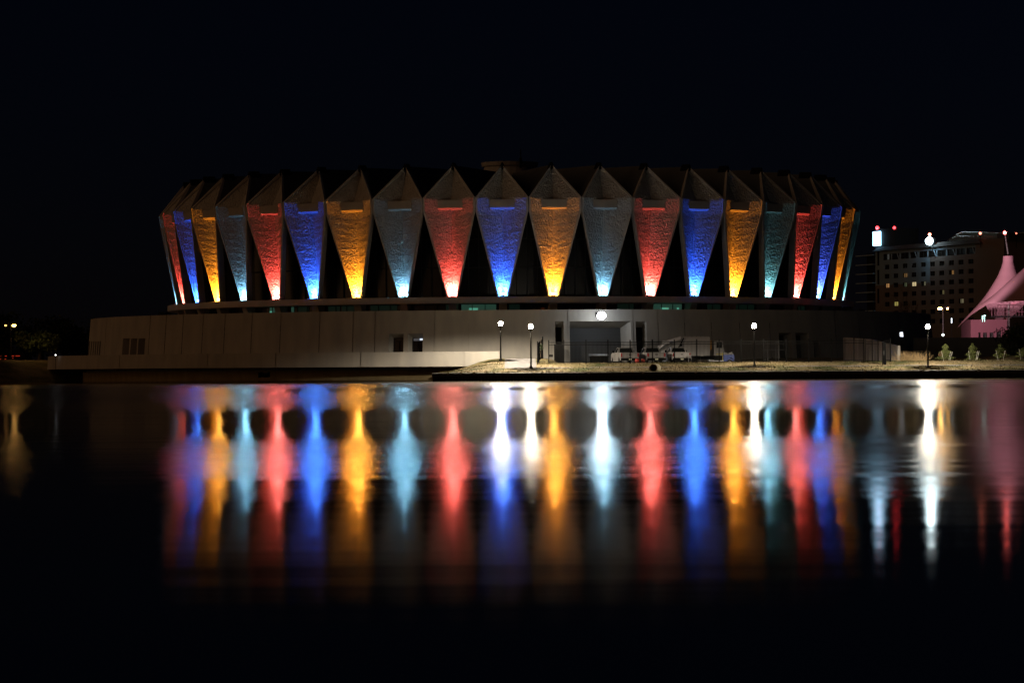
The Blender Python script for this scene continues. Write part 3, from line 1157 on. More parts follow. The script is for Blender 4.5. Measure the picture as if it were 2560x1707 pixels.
# refuse truck: nose towards +x
p = P(1737, 870, 317.5)
gt_ = thing('refuse_truck', 'grey refuse truck with a sloping rear hopper behind the pickups', 'truck', (p.x, p.y, YZ), R_(-4))
b = MB()
b.prism([(-1.2, .95), (1.2, .95), (1.2, 2.75), (1.1, 2.85), (-1.1, 2.85), (-1.2, 2.75)], -1.45, 1.55)
for z in (1.35, 2.35):
    b.box(-1.4, 1.5, -1.23, -1.2, z, z + .05)
tb_ = b.build('body', M['truckgrey'], gt_)
b = MB()
for k in range(6):
    b.box(-1.1 + .44 * k, -.78 + .44 * k, -1.19, -.9, 2.86, 2.93)
b.build('roof_rail', M['white'], tb_)
b = MB()
prof = [(-1.46, 2.86), (-1.46, .95), (-3.75, .75), (-3.75, 1.75), (-2.75, 2.45)]
n = len(prof)
b.mesh([(x, -1.15, z) for x, z in prof] + [(x, 1.15, z) for x, z in prof],
       [tuple(range(n)), tuple(range(n, 2 * n))] + [(i, (i + 1) % n, n + (i + 1) % n, n + i) for i in range(n)])
hp = b.build('rear_hopper', M['truckgrey'], gt_)
b = MB()
b.hexa([(-1.40, -1.48, 2.62), (-1.40, -1.10, 2.95), (-2.8, -1.10, 2.53), (-2.8, -1.48, 2.20)], [(-1.40, -1.16, 2.60), (-1.40, -1.02, 2.80), (-2.8, -1.02, 2.40), (-2.8, -1.16, 2.2)])
b.hexa([(-2.82, -1.45, 2.20), (-2.82, -1.10, 2.53), (-3.8, -1.10, 1.84), (-3.8, -1.45, 1.55)], [(-2.82, -1.16, 2.2), (-2.82, -1.02, 2.40), (-3.8, -1.02, 1.7), (-3.8, -1.16, 1.5)])
b.build('rail', M['brightwhite'], hp)
b = MB()
b.hexa([(-1.47, -1.12, 2.87), (-1.47, 1.12, 2.87), (-2.74, 1.12, 2.475), (-2.74, -1.12, 2.475)], [(-1.47, -1.12, 2.93), (-1.47, 1.12, 2.93), (-2.74, 1.12, 2.535), (-2.74, -1.12, 2.535)])
b.hexa([(-2.77, -1.12, 2.46), (-2.77, 1.12, 2.46), (-3.77, 1.12, 1.76), (-3.77, -1.12, 1.76)], [(-2.77, -1.12, 2.52), (-2.77, 1.12, 2.52), (-3.80, 1.12, 1.81), (-3.80, -1.12, 1.81)])
b.build('hopper_lid', M['white'], hp)
b = MB()
for q0, q1 in (((-2.8, 2.46), (-3.77, 1.78)), ((-3.77, 1.78), (-3.77, .9)), ((-2.3, 2.1), (-2.95, 1.7)), ((-2.95, 1.7), (-2.95, .9))):
    b.tube((q0[0], -1.22, q0[1]), (q1[0], -1.22, q1[1]), .04)
b.build('grab_rail', M['white'], hp)
b = MB()
b.tube((-1.1, -1.28, 2.75), (-1.75, -1.28, 1.5), .06)
b.tube((-1.3, -1.28, 2.15), (-1.45, -1.28, 1.9), .10)
b.build('ram', M['black'], gt_)
b = MB()
b.box(-3.25, -2.55, -1.58, -1.50, 2.18, 2.50)
sg = b.build('notice_board', M['brightwhite'], gt_)
b = MB()
for k, (x0, w, z0, h) in enumerate(((-3.19, .05, 2.38, .07), (-3.10, .06, 2.31, .04), (-3.0, .05, 2.40, .06), (-2.92, .09, 2.42, .05), (-2.80, .05, 2.37, .06), (-2.72, .08, 2.34, .09))):
    b.box(x0, x0 + w, -1.585, -1.58, z0, z0 + h)
b.build('marks', M['greyblue'], sg)
b = MB()
b.prism([(-1.15, .95), (1.15, .95), (1.1, 2.45), (-1.1, 2.45)], 1.95, 2.85)
b.hexa([(2.85, -1.15, .95), (2.85, 1.15, .95), (2.85, 1.1, 2.45), (2.85, -1.1, 2.45)], [(3.05, -1.1, .95), (3.05, 1.1, .95), (2.9, 1.05, 2.40), (2.9, -1.05, 2.40)])
cb = b.build('cab', M['truckgrey'], gt_)
b = MB()
b.hexa([(2.2, -1.165, 1.72), (2.75, -1.165, 1.72), (2.75, -1.135, 2.30), (2.2, -1.135, 2.30)], [(2.2, -1.1, 1.72), (2.75, -1.1, 1.72), (2.75, -1.08, 2.30), (2.2, -1.08, 2.30)])
b.build('side_window', M['glass'], cb)
b = MB()
b.box(1.60, 1.72, -1.2, -1.1, 1.55, 2.5)
b.build('reflective_strip', M['amber'], gt_)
b = MB()
b.box(-3.4, 3.0, -.9, .9, .55, .94)
b.build('chassis', M['black'], gt_)
for x in (-1.6, -.4, 2.4):
    for sx in (-1, 1):
        b = MB()
        r, w = .5, .3
        b.lathe([(.45 * r, -w / 2), (r, -w / 2), (r, w / 2), (.45 * r, w / 2)], 18)
        o = b.build('tyre', M['rubber'], gt_)
        o.data.transform(Matrix.Translation((x, sx * .95, r)) @ Matrix.Rotation(R_(90), 4, 'X'))
        b = MB()
        b.lathe([(.05, -w * .45), (.46 * r, -w * .4), (.46 * r, w * .4), (.05, w * .45)], 12)
        o2 = b.build('rim', M['silver'], o)
        o2.data.transform(Matrix.Translation((x, sx * .95, r)) @ Matrix.Rotation(R_(90), 4, 'X'))

# blue work trailer
p = P(1822, 885, 309)
bt = thing('work_trailer', 'blue sided work trailer with one wheel and a low flat tongue', 'trailer', (p.x, p.y, YZ))
b = MB()
prof = [(-.55, .32), (-.55, .98), (.52, 1.0), (.52, .32), (.30, .32), (.22, .50), (.0, .55), (-.16, .48), (-.22, .32)]
n = len(prof)
b.mesh([(x, -.75, z) for x, z in prof] + [(x, .75, z) for x, z in prof],
       [tuple(range(n)), tuple(range(n, 2 * n))] + [(i, (i + 1) % n, n + (i + 1) % n, n + i) for i in range(n)])
b.build('body', M['blue'], bt)
b = MB()
b.box(-2.0, -.56, -.7, .7, .36, .44)
b.box(-2.0, -1.9, -.7, .7, .44, .52)
b.build('flatbed', M['steel'], bt)
b = MB()
for x in (-.45, -.3, .0, .08, .16, .25):
    b.box(x, x + .06, -.74, -.70, 1.10, 1.24)
b.box(-.5, .4, -.72, .72, 1.02, 1.08)
b.build('load', M['silver'], bt)
b = MB()
b.box(-1.3, -.62, -.72, -.66, 1.02, 1.09)
b.tube((-.66, -.7, .44), (-.66, -.7, 1.25), .025)
b.build('strap', M['yellow'], bt)
b = MB()
r, w = .26, .2
b.lathe([(.45 * r, -w / 2), (r, -w / 2), (r, w / 2), (.45 * r, w / 2)], 18)
o = b.build('tyre', M['rubber'], bt)
o.data.transform(Matrix.Translation((.02, -.66, r)) @ Matrix.Rotation(R_(90), 4, 'X'))
b = MB()
b.lathe([(.02, -w * .5), (.6 * r, -w * .5), (.6 * r, w * .5), (.02, w * .5)], 14)
o2 = b.build('rim', M['white'], o)
o2.data.transform(Matrix.Translation((.02, -.665, r)) @ Matrix.Rotation(R_(90), 4, 'X'))

# steel rack with tall forks
p = P(1934, 880, 312)
rk = thing('steel_rack', 'thin steel rack of two tall forked uprights and a crossbar', 'rack', (p.x, p.y, YZ))
for xc in (-.72, .36):
    b = MB()
    for dx in (-.14, .14):
        b.tube((xc + dx, 0, 0), (xc + dx, 0, 2.45), .022)
    b.tube((xc - .14, 0, 2.3), (xc + .14, 0, 2.3), .025)
    b.tube((xc - .14, 0, 1.3), (xc + .14, 0, 1.3), .02)
    b.build('upright', M['steel'], rk)
b = MB()
b.tube((-1.15, -.05, 1.48), (1.15, -.05, 1.48), .025)
b.build('crossbar', M['steel'], rk)

for xp, lab in ((1725, 'white topped barricade stand beside the white pickup'), (1755, 'white topped barricade stand under the refuse truck body')):
    p = P(xp, 885, 308)
    t = thing('barricade_stand', lab, 'barricade', (p.x, p.y, YZ), 0, 'barricade stands')
    b = MB()
    b.box(-.15, .15, -.03, .03, .88, .98)
    b.build('top_bar', M['white'], t)
    for dx in (-.13, .13):
        b = MB()
        b.tube((dx, 0, .88), (dx * 1.1, .0, 0), .014)
        b.build('leg', M['steel'], t)
for xp, s, lab in ((1593, 1.0, 'wide red plastic barrel at the corner of the middle pickup'), (1608, .8, 'narrow red plastic barrel by the bumper of the middle pickup')):
    p = P(xp, 897, 306)
    t = thing('red_barrel', lab, 'barrel', (p.x, p.y, 1.28), 0, 'red barrels')
    b = MB()
    r = .22 * s
    b.lathe([(r * .9, 0), (r, .05), (r, .28), (r * 1.06, .3), (r, .33), (r, .55), (r * .85, .62)], 16)
    b.build('drum', M['red'], t)
    b = MB()
    b.lathe([(r * .8, .62), (r * .7, .66), (.05, .67)], 12)
    b.build('lid', M['black'], t)
p = P(1662, 885, 309.5)
t = thing('wheeled_bin', 'grey blue wheeled bin between the two right pickups', 'bin', (p.x, p.y, YZ))
b = MB()
b.hexa([(-.22, -.25, .1), (.22, -.25, .1), (.22, .25, .1), (-.22, .25, .1)], [(-.27, -.3, .95), (.27, -.3, .95), (.27, .3, .95), (-.27, .3, .95)])
b.build('tub', M['greyblue'], t)
b = MB()
b.box(-.29, .29, -.33, .33, .95, 1.02)
b.build('lid', M['greyblue'], t)
p = P(1497, 888, 314)
t = thing('dumpster', 'low dark steel dumpster with a lid in front of the dock door', 'dumpster', (p.x, p.y, YZ))
b = MB()
b.hexa([(-.85, -.6, .12), (.85, -.6, .12), (.85, .6, .12), (-.85, .6, .12)], [(-.98, -.75, .95), (.98, -.75, .95), (.98, .7, 1.12), (-.98, .7, 1.12)])
for x in (-.6, -.2, .2, .6):
    b.box(x - .03, x + .03, -.78, -.66, .15, .9)
b.build('tub', M['black'], t)
b = MB()
b.hexa([(-1.0, -.78, .96), (1.0, -.78, .96), (1.0, .72, 1.13), (-1.0, .72, 1.13)], [(-1.0, -.78, 1.0), (1.0, -.78, 1.0), (1.0, .72, 1.18), (-1.0, .72, 1.18)])
b.build('lid', M['door'], t)
p = P(1397, 885, 312)
t = thing('equipment_cabinet', 'tall black equipment cabinet left of the dock door', 'cabinet', (p.x, p.y, 1.5))
b = MB()
b.box(-.44, .44, -.4, .4, 0, 1.85)
b.box(-.48, .48, -.44, .44, 1.85, 1.95)
cbn = b.build('case', M['black'], t)
b = MB()
b.box(-.40, -.01, -.425, -.40, .1, 1.7)
b.box(.01, .40, -.425, -.40, .1, 1.7)
b.build('door', M['black'], t)
p = P(1377, 880, 311)
t = thing('small_sign', 'small blank dark sign on two posts inside the fence corner', 'sign', (p.x, p.y, 1.55))
b = MB()
b.box(-.22, .22, -.02, .02, .62, .86)
b.build('board', M['pole'], t)
for dx in (-.15, .15):
    b = MB()
    b.tube((dx, .02, 0), (dx, .02, .8), .02)
    b.build('leg', M['steel'], t)


# ------------------------------------------------------------------ plants
def leaves(b, c, rad, n, size, fill=.35, clumps=9, squash=1.0):
    """many small leaf faces spread in clumps through an uneven crown"""
    cs = []
    for _ in range(clumps):
        while True:
            v = Vector((random.uniform(-1, 1), random.uniform(-1, 1), random.uniform(-1, 1)))
            if .25 < v.length < .95: break
        cs.append((v * .72, random.uniform(.28, .5)))
    for _ in range(n):
        v0, rr = random.choice(cs)
        d = Vector((random.gauss(0, 1), random.gauss(0, 1), random.gauss(0, 1))).normalized() * rr * (random.random() ** .4)
        v = v0 + d
        p = Vector((c[0] + v.x * rad[0], c[1] + v.y * rad[1], c[2] + v.z * rad[2]))
        u = Vector((random.gauss(0, 1), random.gauss(0, 1), random.gauss(0, 1))).normalized()
        w = u.orthogonal().normalized()
        s = size * random.uniform(.6, 1.3)
        b.poly([p - u * s, p + w * s * .5, p + u * s, p - w * s * .5])


def tree(name, label, loc, h, rad, m, n=1400, size=.3, trunk=.25, group=None, clumps=14):
    t = thing(name, label, 'tree', loc, 0, group)
    b = MB()
    tz = h - rad[2] * 1.5
    b.tube((0, 0, -.3), (.1, 0, tz), trunk, trunk * .7)
    for k in range(6):
        a = k * 1.05 + random.random()
        b.tube((.1, 0, tz * random.uniform(.7, 1)), (rad[0] * .6 * math.cos(a), rad[1] * .6 * math.sin(a), h - rad[2] * random.uniform(.4, 1.1)), trunk * .4, .03, 6)
    b.build('trunk', M['bark'], t)
    b = MB()
    leaves(b, (0, 0, h - rad[2]), rad, n, size, clumps=clumps)
    b.build('crown', m, t)
    return t


# left bank, from the frame edge to the building
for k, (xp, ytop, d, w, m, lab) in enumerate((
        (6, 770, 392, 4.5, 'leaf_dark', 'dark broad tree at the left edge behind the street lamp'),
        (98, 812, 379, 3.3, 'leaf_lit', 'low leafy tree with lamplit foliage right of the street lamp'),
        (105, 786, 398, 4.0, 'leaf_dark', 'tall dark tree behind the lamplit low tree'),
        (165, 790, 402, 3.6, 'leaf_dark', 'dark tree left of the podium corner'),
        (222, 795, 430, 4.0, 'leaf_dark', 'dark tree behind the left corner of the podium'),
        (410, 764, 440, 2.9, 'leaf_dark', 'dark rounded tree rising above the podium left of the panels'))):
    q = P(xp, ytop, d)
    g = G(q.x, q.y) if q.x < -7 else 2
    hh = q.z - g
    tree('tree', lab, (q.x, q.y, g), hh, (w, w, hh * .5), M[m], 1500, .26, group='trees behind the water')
for xp, ytop, d, w, lab in ((2128, 748, 470, 3.0, 'dark tree between the arena and the hotel'), (2175, 768, 460, 3.0, 'lower dark tree in front of the hotel balconies')):
    q = P(xp, ytop, d)
    tree('tree', lab, (q.x, q.y, 2), q.z - 2, (w, w, (q.z - 2) * .45), M['leaf_dark'], 1300, .3, group='trees behind the water')
q = P(2548, 806, 312)
tree('tree', 'dark spreading tree at the right edge before the pink building', (q.x, q.y, 1.9), q.z - 1.6, (2.6, 2.2, 2.0), M['leaf_dark'], 2200, .16, .16)

# bare tree in front of the hotel
q = P(2265, 800, 420)
t = thing('bare_tree', 'thin leafless tree in front of the hotel windows', 'tree', (q.x, q.y, 2))
b = MB()


def branch(p, d, ln, r, depth):
    e = p + d * ln
    b.tube(p, e, r, r * .65, 5, caps=False)
    if depth == 0: return
    for _ in range(3):
        nd = (d + Vector((random.uniform(-.75, .75), random.uniform(-.75, .75), random.uniform(-.15, .5)))).normalized()
        branch(p.lerp(e, random.uniform(.55, 1)), nd, ln * random.uniform(.55, .8), r * .6, depth - 1)


branch(Vector((0, 0, -.3)), Vector((0, 0, 1)), 4.0, .13, 4)
b.build('branches', M['bark'], t)

# saplings with stakes
for k, (xp, yt, yb, d, lab, br_) in enumerate(((2364, 860, 919, 300, 'bushy browning sapling with white stakes right of the lamp post', .3), (2431, 858, 918, 300, 'slender green sapling tied between white stakes', 0),
                                               (2500, 860, 917, 300, 'full green sapling before the pink building doorway', .2), (2557, 870, 916, 300, 'green sapling cut off by the right edge', 0))):
    q0, q1 = P(xp, yb, d), P(xp, yt, d)
    g = G(q0.x, q0.y)
    h = q1.z - g
    t = thing('sapling', lab, 'sapling', (q0.x, q0.y, g), 0, 'staked saplings on the lawn')
    b = MB()
    b.tube((0, 0, -.1), (.03, 0, h * .8), .03, .012, 6)
    for _ in range(10):
        z = random.uniform(.25, .7) * h
        a = random.uniform(0, 2 * PI)
        b.tube((0, 0, z * .8), (.35 * math.cos(a), .35 * math.sin(a), z + .2), .012, .005, 4)
    b.build('stem', M['bark'], t)
    b = MB()
    for _ in range(2300):
        z = random.random() ** .9
        rr = .92 * (1 - z) ** .75 * (.7 + .3 * math.sin(z * 17 + k * 2)) + .05
        a = random.uniform(0, 2 * PI)
        rad = rr * math.sqrt(random.random())
        p = Vector((rad * math.cos(a) * (1 + .25 * math.sin(3 * a + k)), rad * math.sin(a), .22 + z * (h - .22)))
        u = Vector((random.gauss(0, 1), random.gauss(0, 1), random.gauss(.4, 1))).normalized()
        w = u.orthogonal().normalized()
        s = random.uniform(.03, .07)
        b.poly([p - u * s, p + w * s * .45, p + u * s, p - w * s * .45])
    b.build('foliage', M['leaf_sap'], t)
    if br_:
        b = MB()
        leaves(b, ((-.5 if k == 0 else .55), 0, h * .34), (.38, .35, .45), 420, .05, clumps=6)
        b.build('dead_foliage', M['leaf_brown'], t)
    for sx, lean in ((-.42, .12), (.45, -.16), (.62, -.14)):
        if k == 2 and sx > .5: continue
        b = MB()
        b.tube((sx * .55, -.35, 0), (sx, -.35, .95 + .1 * k % .2), .018, .018, 6)
        b.build('stake', M['stake'], t)

# dry brush between the retaining wall and the lamp
q = P(2282, 917, 301)
t = thing('dry_bush', 'tangled dry tan bush between the retaining wall and a lamp post', 'bush', (q.x, q.y, G(q.x, q.y)))
b = MB()
for _ in range(250):
    x0 = random.uniform(-1.3, 1.3)
    y0 = random.uniform(-.6, .6)
    p = Vector((x0, y0, -.05))
    d = Vector((random.uniform(-.7, .7), random.uniform(-.6, .6), random.uniform(.4, 1))).normalized()
    for s in range(3):
        ln = random.uniform(.24, .52)
        e = p + d * ln
        b.tube(p, e, .020 - .004 * s, .016 - .004 * s, 4, caps=False)
        p = e
        d = (d + Vector((random.uniform(-.6, .6), random.uniform(-.5, .5), random.uniform(-.5, .2)))).normalized()
b.build('twigs', M['twig'], t)
b = MB()
leaves(b, (-.3, .25, .55), (1.1, .4, .65), 700, .05, clumps=10)
b.build('dead_foliage', M['leaf_brown'], t)
# climber on the fence end
q = P(1351, 862, 309)
t = thing('climbing_plant', 'dark bushy climber on top of the end on fence panel', 'plant', (q.x, q.y, G(q.x, q.y)))
b = MB()
leaves(b, (0, 0, q.z - G(q.x, q.y) - .25), (.28, 4.5, .45), 900, .06, clumps=14)
b.build('foliage', M['leaf_dark'], t)
b = MB()
b.tube((0, 0, -.1), (.03, .3, 2), .03, .02)
b.build('stem', M['bark'], t)

# low dark wall behind the saplings
A, B_ = P(2285, 880, 326), P(2640, 880, 322)
lw = thing('garden_wall', 'long low dark wall behind the saplings', 'wall', (A.x, A.y, 0))
za = P(2420, 846, 325).z
b = MB()
b.hexa([(A.x, A.y, .8), (B_.x, B_.y, .8), (B_.x, B_.y + .3, .8), (A.x, A.y + .3, .8)], [(A.x, A.y, za), (B_.x, B_.y, za), (B_.x, B_.y + .3, za), (A.x, A.y + .3, za)])
b.build('wall_face', M['hoteldark'], lw, (A.x, A.y, 0))
b = MB()
b.hexa([(A.x - .05, A.y - .06, za), (B_.x, B_.y - .06, za), (B_.x, B_.y + .36, za), (A.x - .05, A.y + .36, za)], [(A.x - .05, A.y - .06, za + .1), (B_.x, B_.y - .06, za + .1), (B_.x, B_.y + .36, za + .1), (A.x - .05, A.y + .36, za + .1)])
b.build('coping', M['hoteldark'], lw, (A.x, A.y, 0))

# ------------------------------------------------------------------ hotel
cx4, cy4 = (lambda v: 1900 + v * .28061), (lambda v: 380 + v * .28061)
HA, HB = P(cx4(1030), 800, 950), P(cx4(1915), 800, 897)
hotel = thing('hotel', 'tall pale hotel block with rows of small windows and a lit roof sign', 'hotel', (HA.x, HA.y, 2))
HO = (HA.x, HA.y, 2)
hu = Vector((HB.x - HA.x, HB.y - HA.y, 0))
HL = hu.length
hu.normalize()
hn = Vector((hu.y, -hu.x, 0))          # towards the camera
if hn.y > 0: hn = -hn


def hp(u, z, out=0.0):
    return Vector((HA.x, HA.y, 0)) + hu * u + hn * out + Vector((0, 0, z))


def huz(x, y):
    q = onplane(cx4(x), cy4(y), HA, HB)
    return (q.xy - HA.xy).length * (1 if (q.xy - HA.xy).dot(hu.xy) > 0 else -1), q.z


cols = [huz(c, 1180)[0] for c in (1132, 1210, 1293, 1371, 1455, 1537, 1620, 1706, 1792, 1880)]
zr = [huz(1132, y)[1] for y in (1025, 1107.5, 1190, 1273, 1356, 1438, 1521)]
ww, wh = .52 * (cols[5] - cols[4]), 1.36
wins = []
for r, z in enumerate(zr):
    for c, u in enumerate(cols):
        wins.append((u - ww / 2, u + ww / 2, z - wh / 2, z + wh / 2, r + 1, c))
z0a, z0b = huz(1132, 962)[1], huz(1132, 908)[1]
tu = [huz(c, 900)[0] for c in (1098, 1165, 1175, 1240, 1253, 1325, 1337, 1400, 1418, 1490, 1500, 1570, 1580, 1655, 1668, 1740, 1750, 1828, 1840, 1915)]
for c in range(10):
    wins.append((tu[2 * c], tu[2 * c + 1], z0a, z0b, 0, c))
ztop = huz(1030, 885)[1]
U1 = huz(1925, 900)[0]
us = sorted({0.0, U1} | {w[0] for w in wins} | {w[1] for w in wins})
zsx = sorted({1.0, ztop, huz(1030, 1190)[1]} | {w[2] for w in wins} | {w[3] for w in wins})
zmid = huz(1030, 1190)[1]
bu, bl = MB(), MB()
for a, c in zip(us, us[1:]):
    for z0, z1 in zip(zsx, zsx[1:]):
        if c - a < 1e-5 or z1 - z0 < 1e-5: continue
        m_u, m_z = (a + c) / 2, (z0 + z1) / 2
        if any(w[0] < m_u < w[1] and w[2] < m_z < w[3] for w in wins): continue
        (bu if (m_z > zmid and m_u < cols[5]) or m_z > zr[0] + 2 else bl).poly([hp(a, z0), hp(c, z0), hp(c, z1), hp(a, z1)])
for w in wins:
    f = [hp(w[0], w[2]), hp(w[1], w[2]), hp(w[1], w[3]), hp(w[0], w[3])]
    k = [hp(w[0], w[2], -.2), hp(w[1], w[2], -.2), hp(w[1], w[3], -.2), hp(w[0], w[3], -.2)]
    for i in range(4):
        bl.poly([f[i], f[(i + 1) % 4], k[(i + 1) % 4], k[i]])
bu.build('upper_wall', M['hotel'], hotel, HO)
bl.poly([hp(0, 1, -14), hp(U1, 1, -14), hp(U1, ztop, -14), hp(0, ztop, -14)])
bl.poly([hp(0, ztop), hp(U1, ztop), hp(U1, ztop, -14), hp(0, ztop, -14)])
bl.build('lower_wall', M['hotelbrick'], hotel, HO)
litw = {(2, 2): (.2, 1, (1, .55, .2), .10), (2, 7): (.45, 1, (1, .5, .15), .16), (3, 0): (.25, 1, (1, .5, .18), .30), (3, 2): (.3, .8, (.6, .75, .4), .07), (3, 3): (.1, .9, (1, .8, .42), .55),
        (3, 4): (.6, 1, (.75, .75, .45), .11), (4, 6): (.55, .9, (.8, .7, .3), .09), (5, 1): (.15, .9, (.9, .75, .2), .30), (5, 8): (.3, .9, (.8, .7, .4), .14), (6, 0): (.3, .8, (.9, .5, .2), .05),
        (0, 0): (.45, .75, (.6, .65, .6), .05)}
for w in wins:
    b = MB()
    b.poly([hp(w[0], w[2], -.18), hp(w[1], w[2], -.18), hp(w[1], w[3], -.18), hp(w[0], w[3], -.18)])
    o = b.build('window', M['darkglass'], hotel, HO)
    b = MB()
    um = (w[0] + w[1]) / 2
    if w[4] == 0 and w[5] % 2:
        b.hexa([hp(w[1] - .5, w[2], -.16), hp(w[1] - .1, w[2], -.16), hp(w[1] - 1.3, w[3], -.16), hp(w[1] - 1.7, w[3], -.16)], [hp(w[1] - .5, w[2], -.05), hp(w[1] - .1, w[2], -.05), hp(w[1] - 1.3, w[3], -.05), hp(w[1] - 1.7, w[3], -.05)])
        b.build('mullion', M['slab'], o, HO)
    else:
        b.hexa([hp(um - .06, w[2], -.16), hp(um + .06, w[2], -.16), hp(um + .06, w[3], -.16), hp(um - .06, w[3], -.16)], [hp(um - .06, w[2], -.08), hp(um + .06, w[2], -.08), hp(um + .06, w[3], -.08), hp(um - .06, w[3], -.08)])
        b.build('mullion', M['mullion'], o, HO)
    if (w[4], w[5]) in litw:
        f0, f1, cc, s = litw[(w[4], w[5])]
        b = MB()
        L = w[1] - w[0]
        b.poly([hp(w[0] + L * f0, w[2] + .1, -.14), hp(w[0] + L * f1, w[2] + .1, -.14), hp(w[0] + L * f1, w[3] - .1, -.14), hp(w[0] + L * f0, w[3] - .1, -.14)])
        mm = glow('lit_room', cc, s, (.1, .1, .1))
        b.build('lit_curtain', mm, o, HO)
# roof cornice, stair tower, sign, balconies
b = MB()
for (xa, ya, xb, yb, hgt, out) in ((1030, 880, 1925, 828, 40, .9),):
    z1 = huz(1090, 843)[1]
    b.hexa([hp(-.3, ztop, 1.0), hp(U1 + 4, ztop, 1.0), hp(U1 + 4, ztop, -13), hp(-.3, ztop, -13)], [hp(3, z1, .2), hp(U1 + 2, z1, .2), hp(U1 + 2, z1, -12), hp(3, z1, -12)])
b.build('roof', M['hoteldark'], hotel, HO)
b = MB()
ut0, zt0 = huz(1040, 690)
ut1 = huz(1205, 690)[0]
b.hexa([hp(.5, ztop, .3), hp(ut1, ztop, .3), hp(ut1, ztop, -8), hp(.5, ztop, -8)], [hp(.5, zt0, .3), hp(ut1, zt0, .3), hp(ut1, zt0, -8), hp(.5, zt0, -8)])
tw = b.build('stair_tower', M['towerdark'], hotel, HO)
for xx, rr in ((1050, .55), (1202, .45)):
    u, z = huz(xx, 676)
    b = MB()
    b.ball(hp(u, z, .2), rr, 10, 6)
    bc = b.build('beacon', glow('red_beacon', (1, .035, .045), 7), tw, HO)
    b = MB()
    b.tube(hp(u, zt0, .2), hp(u, z - rr * .8, .2), .15)
    b.build('beacon_pole', M['black'], tw, HO)
su0, sz0 = huz(1031, 838)
su1, sz1 = huz(1091, 707)
b = MB()
b.hexa([hp(su0, sz0, .5), hp(su1, sz0, .5), hp(su1, sz1, .5), hp(su0, sz1, .5)], [hp(su0, sz0, 1.0), hp(su1, sz0, 1.0), hp(su1, sz1, 1.0), hp(su0, sz1, 1.0)])
sgn = b.build('roof_sign', glow('sign_white', (.36, .72, 1.0), 6), hotel, HO)
b = MB()
for z in (sz0 + (sz1 - sz0) * .14, sz0 + (sz1 - sz0) * .86):
    b.hexa([hp(su0 + .6, z - .08, 1.0), hp(su1 - .6, z - .08, 1.0), hp(su1 - .6, z + .08, 1.0), hp(su0 + .6, z + .08, 1.0)], [hp(su0 + .6, z - .08, 1.06), hp(su1 - .6, z - .08, 1.06), hp(su1 - .6, z + .08, 1.06), hp(su0 + .6, z + .08, 1.06)])
b.build('rule', glow('sign_rule', (.5, .9, .95), .9), sgn, HO)
# narrow windows of the stair strip
for y in (948, 1115, 1283):
    u, z = huz(1055, y)
    b = MB()
    b.hexa([hp(u - .55, z - 2.2, .0), hp(u + .55, z - 2.2, .0), hp(u + .55, z + 2.2, .0), hp(u - .55, z + 2.2, .0)], [hp(u - .55, z - 2.2, .06), hp(u + .55, z - 2.2, .06), hp(u + .55, z + 2.2, .06), hp(u - .55, z + 2.2, .06)])
    b.build('slit_window', M['darkglass'], hotel, HO)
ul = huz(926, 1100)[0]
uo = huz(874, 1100)[0]
b = MB()
b.hexa([hp(ul, 1, -1), hp(-.02, 1, -1), hp(-.02, 1, -10), hp(ul, 1, -10)], [hp(ul, ztop - .5, -1), hp(-.02, ztop - .5, -1), hp(-.02, ztop - .5, -10), hp(ul, ztop - .5, -10)])
b.build('glazed_wing', M['darkglass'], hotel, HO)
for y in (920, 1003, 1085, 1167, 1250, 1332, 1415):
    z = huz(1000, y)[1]
    b = MB()
    b.hexa([hp(uo, z - .14, .9), hp(-.05, z - .14, .9), hp(-.05, z - .14, -6), hp(uo, z - .14, -6)], [hp(uo, z + .14, .9), hp(-.05, z + .14, .9), hp(-.05, z + .14, -6), hp(uo, z + .14, -6)])
    b.build('balcony_slab', M['slab'], hotel, HO)
# right wing, plant room, lattice canopy on the roof
u2, u3 = U1, huz(2180, 900)[0]
b = MB()
zq = huz(1915, 805)[1]
b.hexa([hp(u2, 1, .2), hp(u3, 1, .2), hp(u3, 1, -14), hp(u2, 1, -14)], [hp(u2, ztop + 1, .2), hp(u3, ztop + 1, .2), hp(u3, ztop + 1, -14), hp(u2, ztop + 1, -14)])
b.build('blank_wing', M['hotelbrick'], hotel, HO)
u4, u5 = huz(2085, 800)[0], huz(2190, 800)[0]
zp = huz(2120, 725)[1]
b = MB()
b.hexa([hp(u4, ztop, -1), hp(u5, ztop, -1), hp(u5, ztop, -12), hp(u4, ztop, -12)], [hp(u4, zp, -1), hp(u5, zp, -1), hp(u5, zp, -12), hp(u4, zp, -12)])
b.build('plant_room', M['hoteldark'], hotel, HO)
ca, cb_ = huz(1640, 790), huz(2083, 787)
b = MB()
prev = None
n = 26
za_, zb_ = huz(1660, 790)[1] - .5, None


def ctop(f):
    y = 735 - 25 * min(1, f / .14) if f < .14 else 710 + 12 * (f - .14) / .86
    return huz(1640 + (2083 - 1640) * f, y)


